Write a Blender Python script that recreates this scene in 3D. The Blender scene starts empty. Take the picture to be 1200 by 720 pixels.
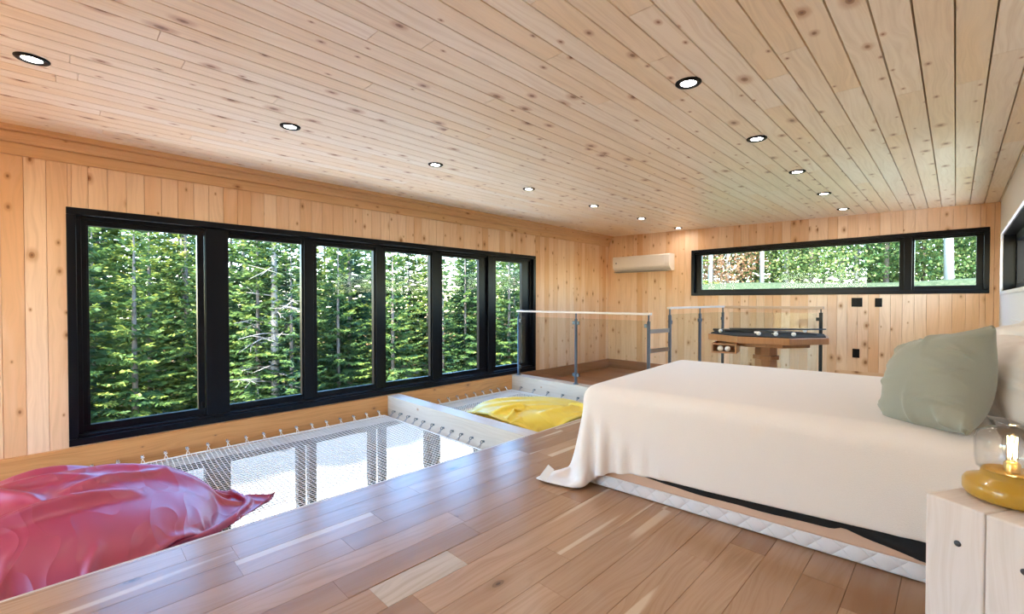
import bpy, bmesh, math, random
import numpy as np
from mathutils import Vector, Matrix
PI = math.pi
scene = bpy.context.scene
col = scene.collection
random.seed(7)

# ------------------------------------------------------------------ constants
XL, XR, YF, YB = -4.635, 0.339, 7.224, -3.0
CAM = (0.0, 0.0, 1.09)
SLOPE = -0.118 / 4.974
def ceil_z(x): return 2.287 + (x - XL) * SLOPE
EDGE = -2.433                       # edge of the wooden floor towards the nets
NETZ = -0.2
LOW = -2.9                          # lower storey floor / outside ground
ORD = ['first', 'second', 'third', 'fourth', 'fifth', 'sixth', 'seventh', 'eighth', 'ninth', 'tenth', 'eleventh', 'twelfth',
       'thirteenth', 'fourteenth', 'fifteenth', 'sixteenth', 'seventeenth', 'eighteenth', 'nineteenth', 'twentieth', 'twenty-first',
       'twenty-second', 'twenty-third', 'twenty-fourth', 'twenty-fifth', 'twenty-sixth', 'twenty-seventh', 'twenty-eighth']

# ------------------------------------------------------------------ mesh helpers
class MB:
    def __init__(s): s.v, s.f, s.uv, s.r, s.m, s.sm = [], [], [], [], [], []
    def add(s, vs, fs, uvs=None, rnd=0.5, m=0, smooth=False):
        o = len(s.v); s.v += [tuple(map(float, p)) for p in vs]
        for i, f in enumerate(fs):
            s.f.append([o + k for k in f])
            s.uv.append(uvs[i] if uvs else [(0.0, 0.0)] * len(f))
            s.r.append(rnd if not isinstance(rnd, (list, tuple)) else rnd[i]); s.m.append(m); s.sm.append(smooth)
        return s
    def box(s, lo, hi, bevel=0.0, m=0, rnd=0.5, along=None, rot=None, seg=2):
        bm = bmesh.new()
        bmesh.ops.create_cube(bm, size=1.0)
        c = [(a + b) / 2 for a, b in zip(lo, hi)]; d = [b - a for a, b in zip(lo, hi)]
        for v in bm.verts: v.co = Vector((v.co.x * d[0], v.co.y * d[1], v.co.z * d[2]))
        if bevel > 0: bmesh.ops.bevel(bm, geom=list(bm.edges), offset=min(bevel, min(d) * 0.45), segments=seg, affect='EDGES', profile=0.5)
        bm.normal_update()
        off = random.random() * 40
        uvs, fs = [], []
        for f in bm.faces:
            n = f.normal; ax = max(range(3), key=lambda k: abs(n[k]))
            al = along if along is not None else 2
            t = [k for k in range(3) if k != ax]
            if al in t: vv = al; uu = [k for k in t if k != al][0]
            else: uu, vv = t
            uvs.append([(v.co[uu] + 3.3 * off, v.co[vv] + off) for v in f.verts]); fs.append([v.index for v in f.verts])
        bm.verts.index_update()
        vs = [v.co.copy() for v in bm.verts]
        fs = [[v.index for v in f.verts] for f in bm.faces]
        if rot is not None: vs = [rot @ p for p in vs]
        vs = [(p[0] + c[0], p[1] + c[1], p[2] + c[2]) for p in vs]
        bm.free()
        return s.add(vs, fs, uvs, rnd, m)
    def lathe(s, prof, n=32, m=0, c=(0, 0, 0), smooth=True, caps=True):
        vs, fs = [], []
        for r, z in prof:
            for k in range(n):
                a = 2 * PI * k / n; vs.append((c[0] + r * math.cos(a), c[1] + r * math.sin(a), c[2] + z))
        for i in range(len(prof) - 1):
            for k in range(n):
                k2 = (k + 1) % n; fs.append([i * n + k, i * n + k2, (i + 1) * n + k2, (i + 1) * n + k])
        s.add(vs, fs, None, 0.5, m, smooth)
        if caps:
            if prof[0][0] > 1e-4: s.add(vs[:n], [list(range(n))[::-1]], None, .5, m)
            if prof[-1][0] > 1e-4: s.add(vs[-n:], [list(range(n))], None, .5, m)
        return s
    def tube(s, pts, r, n=6, m=0, smooth=True, closed=False):
        pts = [Vector(p) for p in pts]; N = len(pts)
        rr = r if isinstance(r, (list, tuple)) else [r] * N
        vs, fs = [], []; prev = None
        for i, p in enumerate(pts):
            if closed: t = pts[(i + 1) % N] - pts[i - 1]
            else: t = pts[min(i + 1, N - 1)] - pts[max(i - 1, 0)]
            t.normalize()
            if prev is None: a = t.orthogonal().normalized()
            else:
                a = prev - t * prev.dot(t)
                a = a.normalized() if a.length > 1e-6 else t.orthogonal().normalized()
            prev = a; b = t.cross(a)
            for k in range(n):
                th = 2 * PI * k / n; vs.append(p + (a * math.cos(th) + b * math.sin(th)) * rr[i])
        for i in range(N if closed else N - 1):
            j = (i + 1) % N
            for k in range(n):
                k2 = (k + 1) % n; fs.append([i * n + k, i * n + k2, j * n + k2, j * n + k])
        if not closed: fs += [list(range(n))[::-1], [(N - 1) * n + k for k in range(n)]]
        return s.add(vs, fs, None, .5, m, smooth)
    def prism(s, poly, z0, z1, bevel=0.0, m=0):
        bm = bmesh.new()
        vs = [bm.verts.new((x, y, z0)) for x, y in poly]
        f = bm.faces.new(vs)
        r = bmesh.ops.extrude_face_region(bm, geom=[f])
        for v in [g for g in r['geom'] if isinstance(g, bmesh.types.BMVert)]: v.co.z = z1
        bmesh.ops.recalc_face_normals(bm, faces=list(bm.faces))
        if bevel: bmesh.ops.bevel(bm, geom=list(bm.edges), offset=bevel, segments=2, affect='EDGES', profile=.5)
        bm.verts.index_update()
        s.add([v.co.copy() for v in bm.verts], [[v.index for v in f.verts] for f in bm.faces], [[(v.co.x, v.co.y + v.co.z) for v in f.verts] for f in bm.faces], .5, m)
        bm.free(); return s
    def build(s, name, mats, parent=None, origin=(0, 0, 0)):
        me = bpy.data.meshes.new(name)
        ox, oy, oz = origin
        me.from_pydata([(x - ox, y - oy, z - oz) for x, y, z in s.v], [], s.f)
        for mt in (mats if isinstance(mats, (list, tuple)) else [mats]): me.materials.append(mt)
        uvl = me.uv_layers.new(name='UVMap')
        flat = [c for f in s.uv for p in f for c in p]
        uvl.data.foreach_set('uv', flat)
        at = me.attributes.new('rnd', 'FLOAT', 'FACE'); at.data.foreach_set('value', s.r)
        me.polygons.foreach_set('material_index', s.m)
        me.polygons.foreach_set('use_smooth', s.sm)
        me.update()
        o = bpy.data.objects.new(name, me); col.objects.link(o)
        if parent is not None: o.parent = parent
        else: o.location = origin
        return o

def tag(o, label=None, cat=None, group=None, kind=None):
    if label: o['label'] = label
    if cat: o['category'] = cat
    if group: o['group'] = group
    if kind: o['kind'] = kind
    return o
def thing(name, label, cat, loc=(0, 0, 0), rotz=0.0, group=None):
    o = bpy.data.objects.new(name, None); col.objects.link(o)
    o.location = loc; o.rotation_euler = (0, 0, rotz); o.empty_display_size = .1
    return tag(o, label, cat, group)
def struct(o, label=None, cat=None): return tag(o, label, cat, None, 'structure')
def copy_tree(o, parent=None):
    c = o.copy(); col.objects.link(c)
    if parent is not None: c.parent = parent
    for ch in list(o.children): copy_tree(ch, c)
    return c

# ------------------------------------------------------------------ materials
def newmat(name):
    m = bpy.data.materials.new(name); m.use_nodes = True
    nt = m.node_tree; nt.nodes.clear()
    out = nt.nodes.new('ShaderNodeOutputMaterial')
    return m, nt, out
class N:
    def __init__(s, nt): s.nt = nt
    def n(s, t, **kw):
        nd = s.nt.nodes.new('ShaderNode' + t)
        for k, v in kw.items():
            if k.startswith('i_'):
                key = k[2:]; key = int(key) if key.isdigit() else key
                nd.inputs[key].default_value = v
            else: setattr(nd, k, v)
        return nd
    def l(s, a, b): s.nt.links.new(a, b)
    def math(s, op, a, b=None, c=None, clamp=False):
        nd = s.nt.nodes.new('ShaderNodeMath'); nd.operation = op; nd.use_clamp = clamp
        for i, x in enumerate((a, b, c)):
            if x is None: continue
            if isinstance(x, (int, float)): nd.inputs[i].default_value = x
            else: s.l(x, nd.inputs[i])
        return nd.outputs[0]
    def mix(s, fac, a, b, blend='MIX'):
        nd = s.nt.nodes.new('ShaderNodeMix'); nd.data_type = 'RGBA'; nd.blend_type = blend
        for sock, x in ((nd.inputs[0], fac), (nd.inputs[6], a), (nd.inputs[7], b)):
            if isinstance(x, (int, float)): sock.default_value = x
            elif isinstance(x, (tuple, list)): sock.default_value = (*x[:3], 1)
            else: s.l(x, sock)
        return nd.outputs[2]
    def ramp(s, fac, stops):
        nd = s.nt.nodes.new('ShaderNodeValToRGB'); e = nd.color_ramp.elements
        while len(e) < len(stops): e.new(0.5)
        for el, (p, c) in zip(e, stops): el.position = p; el.color = (*c[:3], 1) if len(c) < 4 else c
        s.l(fac, nd.inputs[0]); return nd.outputs[0]
    def smooth(s, x, a, b):
        nd = s.nt.nodes.new('ShaderNodeMapRange'); nd.interpolation_type = 'SMOOTHSTEP'
        s.l(x, nd.inputs[0]); nd.inputs[1].default_value = a; nd.inputs[2].default_value = b
        return nd.outputs[0]
    def vec(s, x, y, z=0.0):
        nd = s.nt.nodes.new('ShaderNodeCombineXYZ')
        for i, q in enumerate((x, y, z)):
            if isinstance(q, (int, float)): nd.inputs[i].default_value = q
            else: s.l(q, nd.inputs[i])
        return nd.outputs[0]

def simple(name, rgb, rough=0.5, metal=0.0, spec=0.5, bump=0.0, bscale=200, noise=0.0, sheen=0.0, coat=0.0):
    m, nt, out = newmat(name); k = N(nt)
    p = k.n('BsdfPrincipled'); p.inputs['Roughness'].default_value = rough; p.inputs['Metallic'].default_value = metal
    p.inputs['Specular IOR Level'].default_value = spec; p.inputs['Base Color'].default_value = (*rgb, 1)
    if sheen: p.inputs['Sheen Weight'].default_value = sheen; p.inputs['Sheen Roughness'].default_value = .4
    if coat: p.inputs['Coat Weight'].default_value = coat
    tc = k.n('TexCoord')
    nz = k.n('TexNoise'); nz.inputs['Scale'].default_value = bscale; nz.inputs['Detail'].default_value = 4
    k.l(tc.outputs['Object'], nz.inputs['Vector'])
    if noise:
        c = k.mix(nz.outputs[0], tuple(x * (1 - noise) for x in rgb), tuple(min(1, x * (1 + noise)) for x in rgb))
        k.l(c, p.inputs['Base Color'])
    if bump:
        b = k.n('Bump'); b.inputs['Strength'].default_value = bump; b.inputs['Distance'].default_value = .003
        k.l(nz.outputs[0], b.inputs['Height']); k.l(b.outputs[0], p.inputs['Normal'])
    k.l(p.outputs[0], out.inputs[0]); return m

def wood(name, light, dark, rough=0.45, knots=True, knot_amt=0.5, grain=0.35, spec=0.3, coat=0.0, streak=None, ku=7.0, kv=4.2, kcol=(.12, .04, .018), halo=(.48, .23, .09), vary=1.0):
    m, nt, out = newmat(name); k = N(nt)
    uv = k.n('UVMap'); uv.uv_map = 'UVMap'
    sp = k.n('SeparateXYZ'); k.l(uv.outputs[0], sp.inputs[0]); u, v = sp.outputs[0], sp.outputs[1]
    at = k.n('Attribute'); at.attribute_name = 'rnd'; rnd = at.outputs['Fac']
    base = k.ramp(rnd, [(0.0, dark), (0.5 / vary if vary > 1 else .5, tuple((a + b) / 2 for a, b in zip(light, dark))), (1.0, light)])
    warp = k.n('TexNoise', noise_dimensions='2D'); k.l(k.vec(k.math('MULTIPLY', u, 6), k.math('MULTIPLY', v, 1.3)), warp.inputs['Vector']); warp.inputs['Scale'].default_value = 1
    uw = k.math('ADD', k.math('MULTIPLY', u, 55), k.math('MULTIPLY', warp.outputs[0], 7))
    g = k.n('TexNoise', noise_dimensions='2D'); k.l(k.vec(uw, k.math('MULTIPLY', v, 1.6)), g.inputs['Vector']); g.inputs['Scale'].default_value = 1; g.inputs['Detail'].default_value = 5; g.inputs['Roughness'].default_value = .65
    gf = k.smooth(g.outputs[0], .35, .75)
    c = k.mix(k.math('MULTIPLY', gf, grain), base, tuple(a * .62 * t for a, t in zip(light, (1.0, .84, .66))))
    big = k.n('TexNoise', noise_dimensions='2D'); k.l(k.vec(k.math('MULTIPLY', u, 5), k.math('MULTIPLY', v, .8)), big.inputs['Vector']); big.inputs['Scale'].default_value = 1.3
    c = k.mix(k.math('MULTIPLY', k.smooth(big.outputs[0], .45, .7), .35), c, light)
    if streak:
        st = k.n('TexNoise', noise_dimensions='2D'); k.l(k.vec(k.math('MULTIPLY', u, 9), k.math('MULTIPLY', v, .35)), st.inputs['Vector']); st.inputs['Scale'].default_value = 1; st.inputs['Detail'].default_value = 1
        c = k.mix(k.smooth(st.outputs[0], .70, .735), c, streak)
    hgt = g.outputs[0]
    if knots:
        ku_ = k.math('ADD', k.math('MULTIPLY', u, ku), k.math('MULTIPLY', warp.outputs[0], .25)); kv_ = k.math('MULTIPLY', v, kv)
        vo = k.n('TexVoronoi', voronoi_dimensions='2D'); k.l(k.vec(ku_, kv_), vo.inputs['Vector']); vo.inputs['Scale'].default_value = 1; vo.inputs['Randomness'].default_value = .9
        cs = k.n('SeparateColor'); k.l(vo.outputs['Color'], cs.inputs[0])
        rad = k.math('ADD', k.math('MULTIPLY', k.math('MULTIPLY', cs.outputs[1], cs.outputs[1]), .10), .034)
        sel = k.math('LESS_THAN', cs.outputs[0], knot_amt)
        q = k.math('DIVIDE', vo.outputs['Distance'], rad)
        kn = k.math('MULTIPLY', k.math('SUBTRACT', 1.0, k.smooth(q, .55, 1.0)), sel)
        hl = k.math('MULTIPLY', k.math('SUBTRACT', 1.0, k.smooth(q, .9, 2.6)), sel)
        c = k.mix(k.math('MULTIPLY', hl, .55), c, halo)
        ring = k.math('ADD', .55, k.math('MULTIPLY', k.math('SINE', k.math('MULTIPLY', q, 9.0)), .3))
        c = k.mix(k.math('MULTIPLY', kn, .92), c, k.mix(ring, halo, kcol))
    p = k.n('BsdfPrincipled'); k.l(c, p.inputs['Base Color'])
    p.inputs['Roughness'].default_value = rough; p.inputs['Specular IOR Level'].default_value = spec
    if coat: p.inputs['Coat Weight'].default_value = coat; p.inputs['Coat Roughness'].default_value = .32
    b = k.n('Bump'); b.inputs['Strength'].default_value = .12; b.inputs['Distance'].default_value = .002
    k.l(hgt, b.inputs['Height']); k.l(b.outputs[0], p.inputs['Normal'])
    k.l(p.outputs[0], out.inputs[0]); return m

def glass(name, tint=(.97, .985, .98), refl=0.5, frost=0.0):
    m, nt, out = newmat(name); k = N(nt)
    tr = k.n('BsdfTransparent'); tr.inputs[0].default_value = (*tint, 1)
    gl = k.n('BsdfGlossy'); gl.inputs['Roughness'].default_value = 0.01
    ge = k.n('NewGeometry'); dt = k.n('VectorMath', operation='DOT_PRODUCT'); k.l(ge.outputs['Normal'], dt.inputs[0]); k.l(ge.outputs['Incoming'], dt.inputs[1])
    f5 = k.math('POWER', k.math('SUBTRACT', 1.0, k.math('ABSOLUTE', dt.outputs['Value']), clamp=True), 5.0)
    mx = k.n('MixShader'); k.l(k.math('MULTIPLY', k.math('ADD', .04, k.math('MULTIPLY', f5, .6)), refl), mx.inputs[0])
    k.l(tr.outputs[0], mx.inputs[1]); k.l(gl.outputs[0], mx.inputs[2])
    s = mx.outputs[0]
    if frost:
        df = k.n('BsdfTranslucent'); df.inputs[0].default_value = (.9, .95, .93, 1)
        tc = k.n('TexCoord'); nz = k.n('TexNoise'); nz.inputs['Scale'].default_value = 1.2; k.l(tc.outputs['Object'], nz.inputs['Vector'])
        m2 = k.n('MixShader'); k.l(k.math('MULTIPLY', k.smooth(nz.outputs[0], .35, .7), frost), m2.inputs[0]); k.l(s, m2.inputs[1]); k.l(df.outputs[0], m2.inputs[2]); s = m2.outputs[0]
    k.l(s, out.inputs[0]); return m

def foliage(name, c1, c2, c3, trans=.35):
    m, nt, out = newmat(name); k = N(nt)
    at = k.n('Attribute'); at.attribute_name = 'rnd'
    oi = k.n('ObjectInfo')
    f = k.math('ADD', k.math('MULTIPLY', at.outputs['Fac'], .65), k.math('MULTIPLY', oi.outputs['Random'], .35))
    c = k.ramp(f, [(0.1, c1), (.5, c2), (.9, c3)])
    d = k.n('BsdfPrincipled'); d.inputs['Roughness'].default_value = .6; d.inputs['Specular IOR Level'].default_value = .25; k.l(c, d.inputs['Base Color'])
    t = k.n('BsdfTranslucent'); k.l(c, t.inputs[0])
    mx = k.n('MixShader'); mx.inputs[0].default_value = trans; k.l(d.outputs[0], mx.inputs[1]); k.l(t.outputs[0], mx.inputs[2])
    k.l(mx.outputs[0], out.inputs[0]); return m

M = {}
M['pine'] = wood('pine_wall', (.86, .63, .44), (.72, .42, .225), rough=.5, knot_amt=.45)
M['pine_ceiling'] = wood('pine_ceiling', (.97, .88, .745), (.93, .75, .525), rough=.40, knot_amt=.5, coat=.7)
M['crown'] = wood('pine_crown', (.74, .47, .26), (.66, .40, .20), rough=.5, knot_amt=.35)
M['fir'] = wood('fir_timber', (.72, .37, .14), (.56, .25, .08), rough=.55, knot_amt=.3, grain=.7)
M['pale_beam'] = wood('pale_beam', (.66, .55, .44), (.58, .47, .36), rough=.4, knot_amt=.15)
M['oak'] = wood('oak_floor', (.48, .295, .175), (.32, .175, .095), rough=.26, knots=True, knot_amt=.10, grain=.55, spec=.55, streak=(.60, .44, .30), kcol=(.05, .03, .02), halo=(.30, .16, .08), ku=5, kv=2.2)
M['oak_pale'] = wood('oak_pale', (.56, .45, .33), (.50, .40, .29), rough=.28, knots=False, grain=.6, spec=.55)
M['stair'] = wood('brown_stair', (.38, .19, .09), (.30, .14, .065), rough=.35, knots=False, grain=.5)
M['table_wood'] = wood('table_wood', (.46, .23, .10), (.36, .165, .065), rough=.3, knots=False, grain=.4, spec=.5)
M['nightstand'] = wood('whitewashed_timber', (.82, .76, .73), (.78, .71, .68), rough=.6, knots=False, grain=.25)
M['rail_wood'] = wood('rail_wood', (.66, .47, .33), (.52, .33, .20), rough=.35, knots=False, grain=.3)
M['rail_pale'] = wood('rail_pale_wood', (.74, .64, .58), (.68, .58, .52), rough=.35, knots=False, grain=.2)
M['black'] = simple('black_aluminium', (.004, .005, .008), rough=.28, spec=.16)
M['blackmat'] = simple('black_plastic', (.005, .005, .006), rough=.4, spec=.15)
M['blackcloth'] = simple('black_cloth', (.012, .012, .014), rough=.85, bump=.3, bscale=500)
M['steel'] = simple('dark_steel', (.10, .115, .13), rough=.35, metal=.7)
M['brushed'] = simple('brushed_steel', (.45, .46, .47), rough=.3, metal=1.0)
M['chrome'] = simple('zinc_metal', (.75, .75, .76), rough=.22, metal=1.0)
M['white'] = simple('white_paint', (.80, .80, .82), rough=.55, bump=.08, bscale=90)
M['lowwall'] = simple('lower_wall_paint', (.75, .74, .72), rough=.6)
M['acwhite'] = simple('white_plastic', (.84, .80, .78), rough=.3)
M['grey'] = simple('grey_plastic', (.25, .25, .26), rough=.4)
M['net'] = simple('white_net_cord', (.84, .83, .80), rough=.6)
M['sage'] = simple('sage_linen', (.32, .335, .285), rough=.9, bump=.35, bscale=420, noise=.08, sheen=.25)
M['pillow'] = simple('white_cotton', (.83, .78, .75), rough=.9, bump=.2, bscale=350, sheen=.15)
M['blanket'] = simple('cream_blanket', (.83, .76, .715), rough=.95, bump=.6, bscale=260, noise=.03, sheen=.3)
M['tan'] = simple('tan_sheet', (.70, .46, .33), rough=.85, bump=.15, bscale=300)
M['tagcloth'] = simple('white_tag', (.85, .82, .78), rough=.8)
M['amber'] = simple('mustard_glaze', (.50, .28, .025), rough=.3, spec=.6, coat=.3)
M['brass'] = simple('brass', (.80, .55, .20), rough=.3, metal=1.0)
M['plug'] = simple('dark_bolt', (.06, .06, .065), rough=.4, metal=.6)
M['ball'] = simple('white_ball', (.88, .86, .82), rough=.15)
M['felt'] = simple('dark_felt', (.012, .014, .015), rough=.9)
M['cue'] = simple('cue_wood', (.04, .035, .035), rough=.3)
M['glass'] = glass('window_glass', refl=.18)
M['railglass'] = glass('rail_glass', tint=(.93, .95, .94), refl=.3)
M['lampglass'] = glass('lamp_glass', tint=(.97, .97, .965), refl=1.3)
M['trunk'] = simple('spruce_bark', (.13, .105, .085), rough=.9, bump=.8, bscale=30, noise=.4)
M['deadwood'] = simple('dead_grey_wood', (.26, .235, .21), rough=.9, bump=.6, bscale=30, noise=.3)
M['birch'] = simple('birch_bark', (.40, .385, .36), rough=.8, bump=.4, bscale=12, noise=.25)
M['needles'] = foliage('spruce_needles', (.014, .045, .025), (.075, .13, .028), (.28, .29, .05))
M['leaves'] = foliage('birch_leaves', (.03, .08, .02), (.09, .145, .04), (.22, .25, .08), .4)
M['autumn'] = foliage('autumn_leaves', (.16, .08, .04), (.26, .135, .07), (.34, .24, .14), .4)
# bag fabrics: glossy woven nylon
def nylon(name, rgb, rough=.38, sheen=.6, coat=.5):
    m = simple(name, rgb, rough=rough, spec=.9, bump=.12, bscale=900, sheen=sheen, coat=coat)
    p = [n for n in m.node_tree.nodes if n.type == 'BSDF_PRINCIPLED'][0]; p.inputs['Coat Roughness'].default_value = .34
    k = N(m.node_tree); tc = k.n('TexCoord'); mp = k.n('Mapping'); mp.inputs['Rotation'].default_value = (0, 0, .9); mp.inputs['Scale'].default_value = (1.0, 2.4, 1.6); k.l(tc.outputs['Object'], mp.inputs[0])
    h = None
    for sc, am in ((1.6, 1.0), (3.6, .35)):
        nz = k.n('TexNoise'); nz.inputs['Scale'].default_value = sc; nz.inputs['Detail'].default_value = 0; nz.inputs['Distortion'].default_value = .4; k.l(mp.outputs[0], nz.inputs['Vector'])
        r = k.math('MULTIPLY', k.math('POWER', k.math('SUBTRACT', 1.0, k.math('MULTIPLY', k.math('ABSOLUTE', k.math('SUBTRACT', nz.outputs[0], .5)), 4.0), clamp=True), 2.0), am)
        h = r if h is None else k.math('ADD', h, r)
    b = k.n('Bump'); b.inputs['Strength'].default_value = .2; b.inputs['Distance'].default_value = .05; k.l(h, b.inputs['Height'])
    k.l(b.outputs[0], p.inputs['Normal']); k.l(b.outputs[0], p.inputs['Coat Normal']); return m
M['pink'] = nylon('magenta_nylon', (.35, .0005, .052), .5, 0.0, .6)
M['yellow'] = nylon('yellow_nylon', (.86, .60, .03), .5, .1, .3)
# quilted white cover
def quilted():
    m, nt, out = newmat('quilted_white'); k = N(nt)
    tc = k.n('TexCoord'); s = k.n('SeparateXYZ'); k.l(tc.outputs['Object'], s.inputs[0])
    a = k.math('ADD', k.math('ADD', s.outputs[0], s.outputs[1]), s.outputs[2]); b = k.math('SUBTRACT', k.math('ADD', s.outputs[0], s.outputs[1]), s.outputs[2])
    w = k.math('MULTIPLY', k.math('ABSOLUTE', k.math('SINE', k.math('MULTIPLY', a, 34))), k.math('ABSOLUTE', k.math('SINE', k.math('MULTIPLY', b, 34))))
    p = k.n('BsdfPrincipled'); p.inputs['Base Color'].default_value = (.78, .75, .76, 1); p.inputs['Roughness'].default_value = .8
    bp = k.n('Bump'); bp.inputs['Strength'].default_value = .7; bp.inputs['Distance'].default_value = .01
    k.l(k.math('POWER', w, .5), bp.inputs['Height']); k.l(bp.outputs[0], p.inputs['Normal']); k.l(p.outputs[0], out.inputs[0]); return m
M['quilt'] = quilted()
def wicker():
    m, nt, out = newmat('wicker'); k = N(nt)
    tc = k.n('TexCoord'); s = k.n('SeparateXYZ'); k.l(tc.outputs['Object'], s.inputs[0])
    w = k.math('MULTIPLY', k.math('SINE', k.math('MULTIPLY', s.outputs[1], 190)), k.math('SINE', k.math('MULTIPLY', s.outputs[2], 240)))
    c = k.ramp(k.math('ADD', k.math('MULTIPLY', w, .5), .5), [(0, (.12, .06, .03)), (.5, (.30, .17, .09)), (1, (.50, .33, .20))])
    p = k.n('BsdfPrincipled'); k.l(c, p.inputs['Base Color']); p.inputs['Roughness'].default_value = .7
    bp = k.n('Bump'); bp.inputs['Strength'].default_value = .6; bp.inputs['Distance'].default_value = .004; k.l(w, bp.inputs['Height']); k.l(bp.outputs[0], p.inputs['Normal'])
    k.l(p.outputs[0], out.inputs[0]); return m
M['wicker'] = wicker()
def emit(name, rgb, st):
    m, nt, out = newmat(name); k = N(nt)
    e = k.n('Emission'); e.inputs[0].default_value = (*rgb, 1); e.inputs[1].default_value = st
    k.l(e.outputs[0], out.inputs[0]); return m
M['lens'] = emit('downlight_lens', (1.0, .95, .88), 62.0)
M['filament'] = emit('glowing_filament', (1.0, .66, .30), 13.0)

# ------------------------------------------------------------------ planked surfaces
def planks(mb, items, origin, ua, va, nn, groove=.0022, depth=.006, m=0):
    """items: (u0,u1,v0,v1[,rnd]); ua,va,nn: unit vectors for across / along / outward."""
    O, A, B, Nn = (np.array(x, float) for x in (origin, ua, va, nn))
    for it in items:
        u0, u1, v0, v1 = it[:4]; r = it[4] if len(it) > 4 else random.random()
        off = random.random() * 60; ou = random.random() * 60
        g = min(groove, (u1 - u0) * .2)
        P = []
        for (u, v, d) in [(u0, v0, -depth), (u1, v0, -depth), (u1, v1, -depth), (u0, v1, -depth),
                          (u0 + g, v0 + g * .4, 0), (u1 - g, v0 + g * .4, 0), (u1 - g, v1 - g * .4, 0), (u0 + g, v1 - g * .4, 0)]:
            P.append(O + A * u + B * v + Nn * d)
        U = [(u0, v0), (u1, v0), (u1, v1), (u0, v1), (u0 + g, v0), (u1 - g, v0), (u1 - g, v1), (u0 + g, v1)]
        U = [(a + ou, b + off) for a, b in U]
        F = [[4, 5, 6, 7], [0, 1, 5, 4], [1, 2, 6, 5], [2, 3, 7, 6], [3, 0, 4, 7]]
        if np.dot(np.cross(A, B), Nn) < 0: F = [f[::-1] for f in F]
        mb.add(P, F, [[U[i] for i in f] for f in F], r, m)
def cut(items, holes):
    out = []
    for u0, u1, v0, v1, r in items:
        segs = [(u0, u1, v0, v1)]
        for hu0, hu1, hv0, hv1 in holes:
            nxt = []
            for a0, a1, b0, b1 in segs:
                if a1 <= hu0 or a0 >= hu1 or b1 <= hv0 or b0 >= hv1: nxt.append((a0, a1, b0, b1)); continue
                if a0 < hu0: nxt.append((a0, hu0, b0, b1))
                if a1 > hu1: nxt.append((hu1, a1, b0, b1))
                c0, c1 = max(a0, hu0), min(a1, hu1)
                if b0 < hv0: nxt.append((c0, c1, b0, hv0))
                if b1 > hv1: nxt.append((c0, c1, hv1, b1))
            segs = nxt
        out += [(*s, r) for s in segs if s[1] - s[0] > .003 and s[3] - s[2] > .003]
    return out
def slab_with_holes(mb, axis, lo, hi, a_rng, b_rng, holes, m=0):
    """solid slab, thin along axis (lo..hi), spanning a_rng/b_rng of the two other axes, with holes (a0,a1,b0,b1)."""
    As = sorted({*a_rng, *[h[0] for h in holes], *[h[1] for h in holes]}); As = [a for a in As if a_rng[0] <= a <= a_rng[1]]
    for a0, a1 in zip(As[:-1], As[1:]):
        Bs = [b_rng[0], b_rng[1]]
        cuts = sorted([(h[2], h[3]) for h in holes if h[0] < (a0 + a1) / 2 < h[1]])
        cur = b_rng[0]; segs = []
        for c0, c1 in cuts: segs.append((cur, c0)); cur = c1
        segs.append((cur, b_rng[1]))
        for b0, b1 in segs:
            if b1 - b0 < 1e-4: continue
            l = [0, 0, 0]; h = [0, 0, 0]; o = [k for k in range(3) if k != axis]
            l[axis], h[axis] = lo, hi; l[o[0]], h[o[0]] = a0, a1; l[o[1]], h[o[1]] = b0, b1
            mb.box(l, h, 0, m)
def board_rows(u0, u1, w, v0, v1, lmin=None, lmax=None, phase=0.0, seed=1):
    rr = random.Random(seed); items = []
    u = u0 - phase
    while u < u1 - 1e-4:
        a, b = max(u, u0), min(u + w, u1)
        if lmin is None: items.append((a, b, v0, v1, rr.random()))
        else:
            v = v0 - rr.random() * lmax
            while v < v1:
                L = rr.uniform(lmin, lmax)
                c, d = max(v, v0), min(v + L, v1)
                if d - c > .01: items.append((a, b, c, d, rr.random()))
                v += L
        u += w
    return items

# ---- ceiling
mb = MB()
k_ = math.sqrt(1 + SLOPE ** 2)
planks(mb, board_rows(0, (XR - XL) * k_, .1135, YB, YF, 1.1, 3.6, phase=.03, seed=11), (XL, 0, 2.287), (1 / k_, 0, SLOPE / k_), (0, 1, 0), (SLOPE / k_, 0, -1 / k_), groove=.0036, depth=.030)
mb.add([(XL - .2, YB - .2, 2.34), (XR + 1.5, YB - .2, 2.34), (XR + 1.5, YF + .2, 2.34), (XL - .2, YF + .2, 2.34), (XL - .8, YB - .4, 2.62), (XR + 1.5, YB - .4, 2.62), (XR + 1.5, YF + .5, 2.62), (XL - .8, YF + .5, 2.62)],
       [[0, 1, 2, 3], [7, 6, 5, 4], [0, 4, 5, 1], [1, 5, 6, 2], [2, 6, 7, 3], [3, 7, 4, 0]], m=0)  # roof slab; unseen right eave added to keep sun out of the window
struct(mb.build('ceiling', M['pine_ceiling']), 'pale knotty pine plank ceiling')

# ---- left wall, window hole y .03..5.15, z .02..1.77
WY0, WY1, WZ0, WZ1 = .011, 5.165, .008, 1.781
mb = MB()
h = [(WY0 + .03, WY1 - .03, WZ0 + .03, WZ1 - .03)]
planks(mb, cut(board_rows(YB, YF, .1095, -.04, 2.29, phase=.045, seed=3), h), (XL, 0, 0), (0, 1, 0), (0, 0, 1), (1, 0, 0), groove=.0014, depth=.009)
slab_with_holes(mb, 0, XL - .19, XL - .026, (YB, YF), (-.25, 2.36), h)
struct(mb.build('wall_left', M['pine']), 'knotty pine board wall with the long black window')
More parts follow.
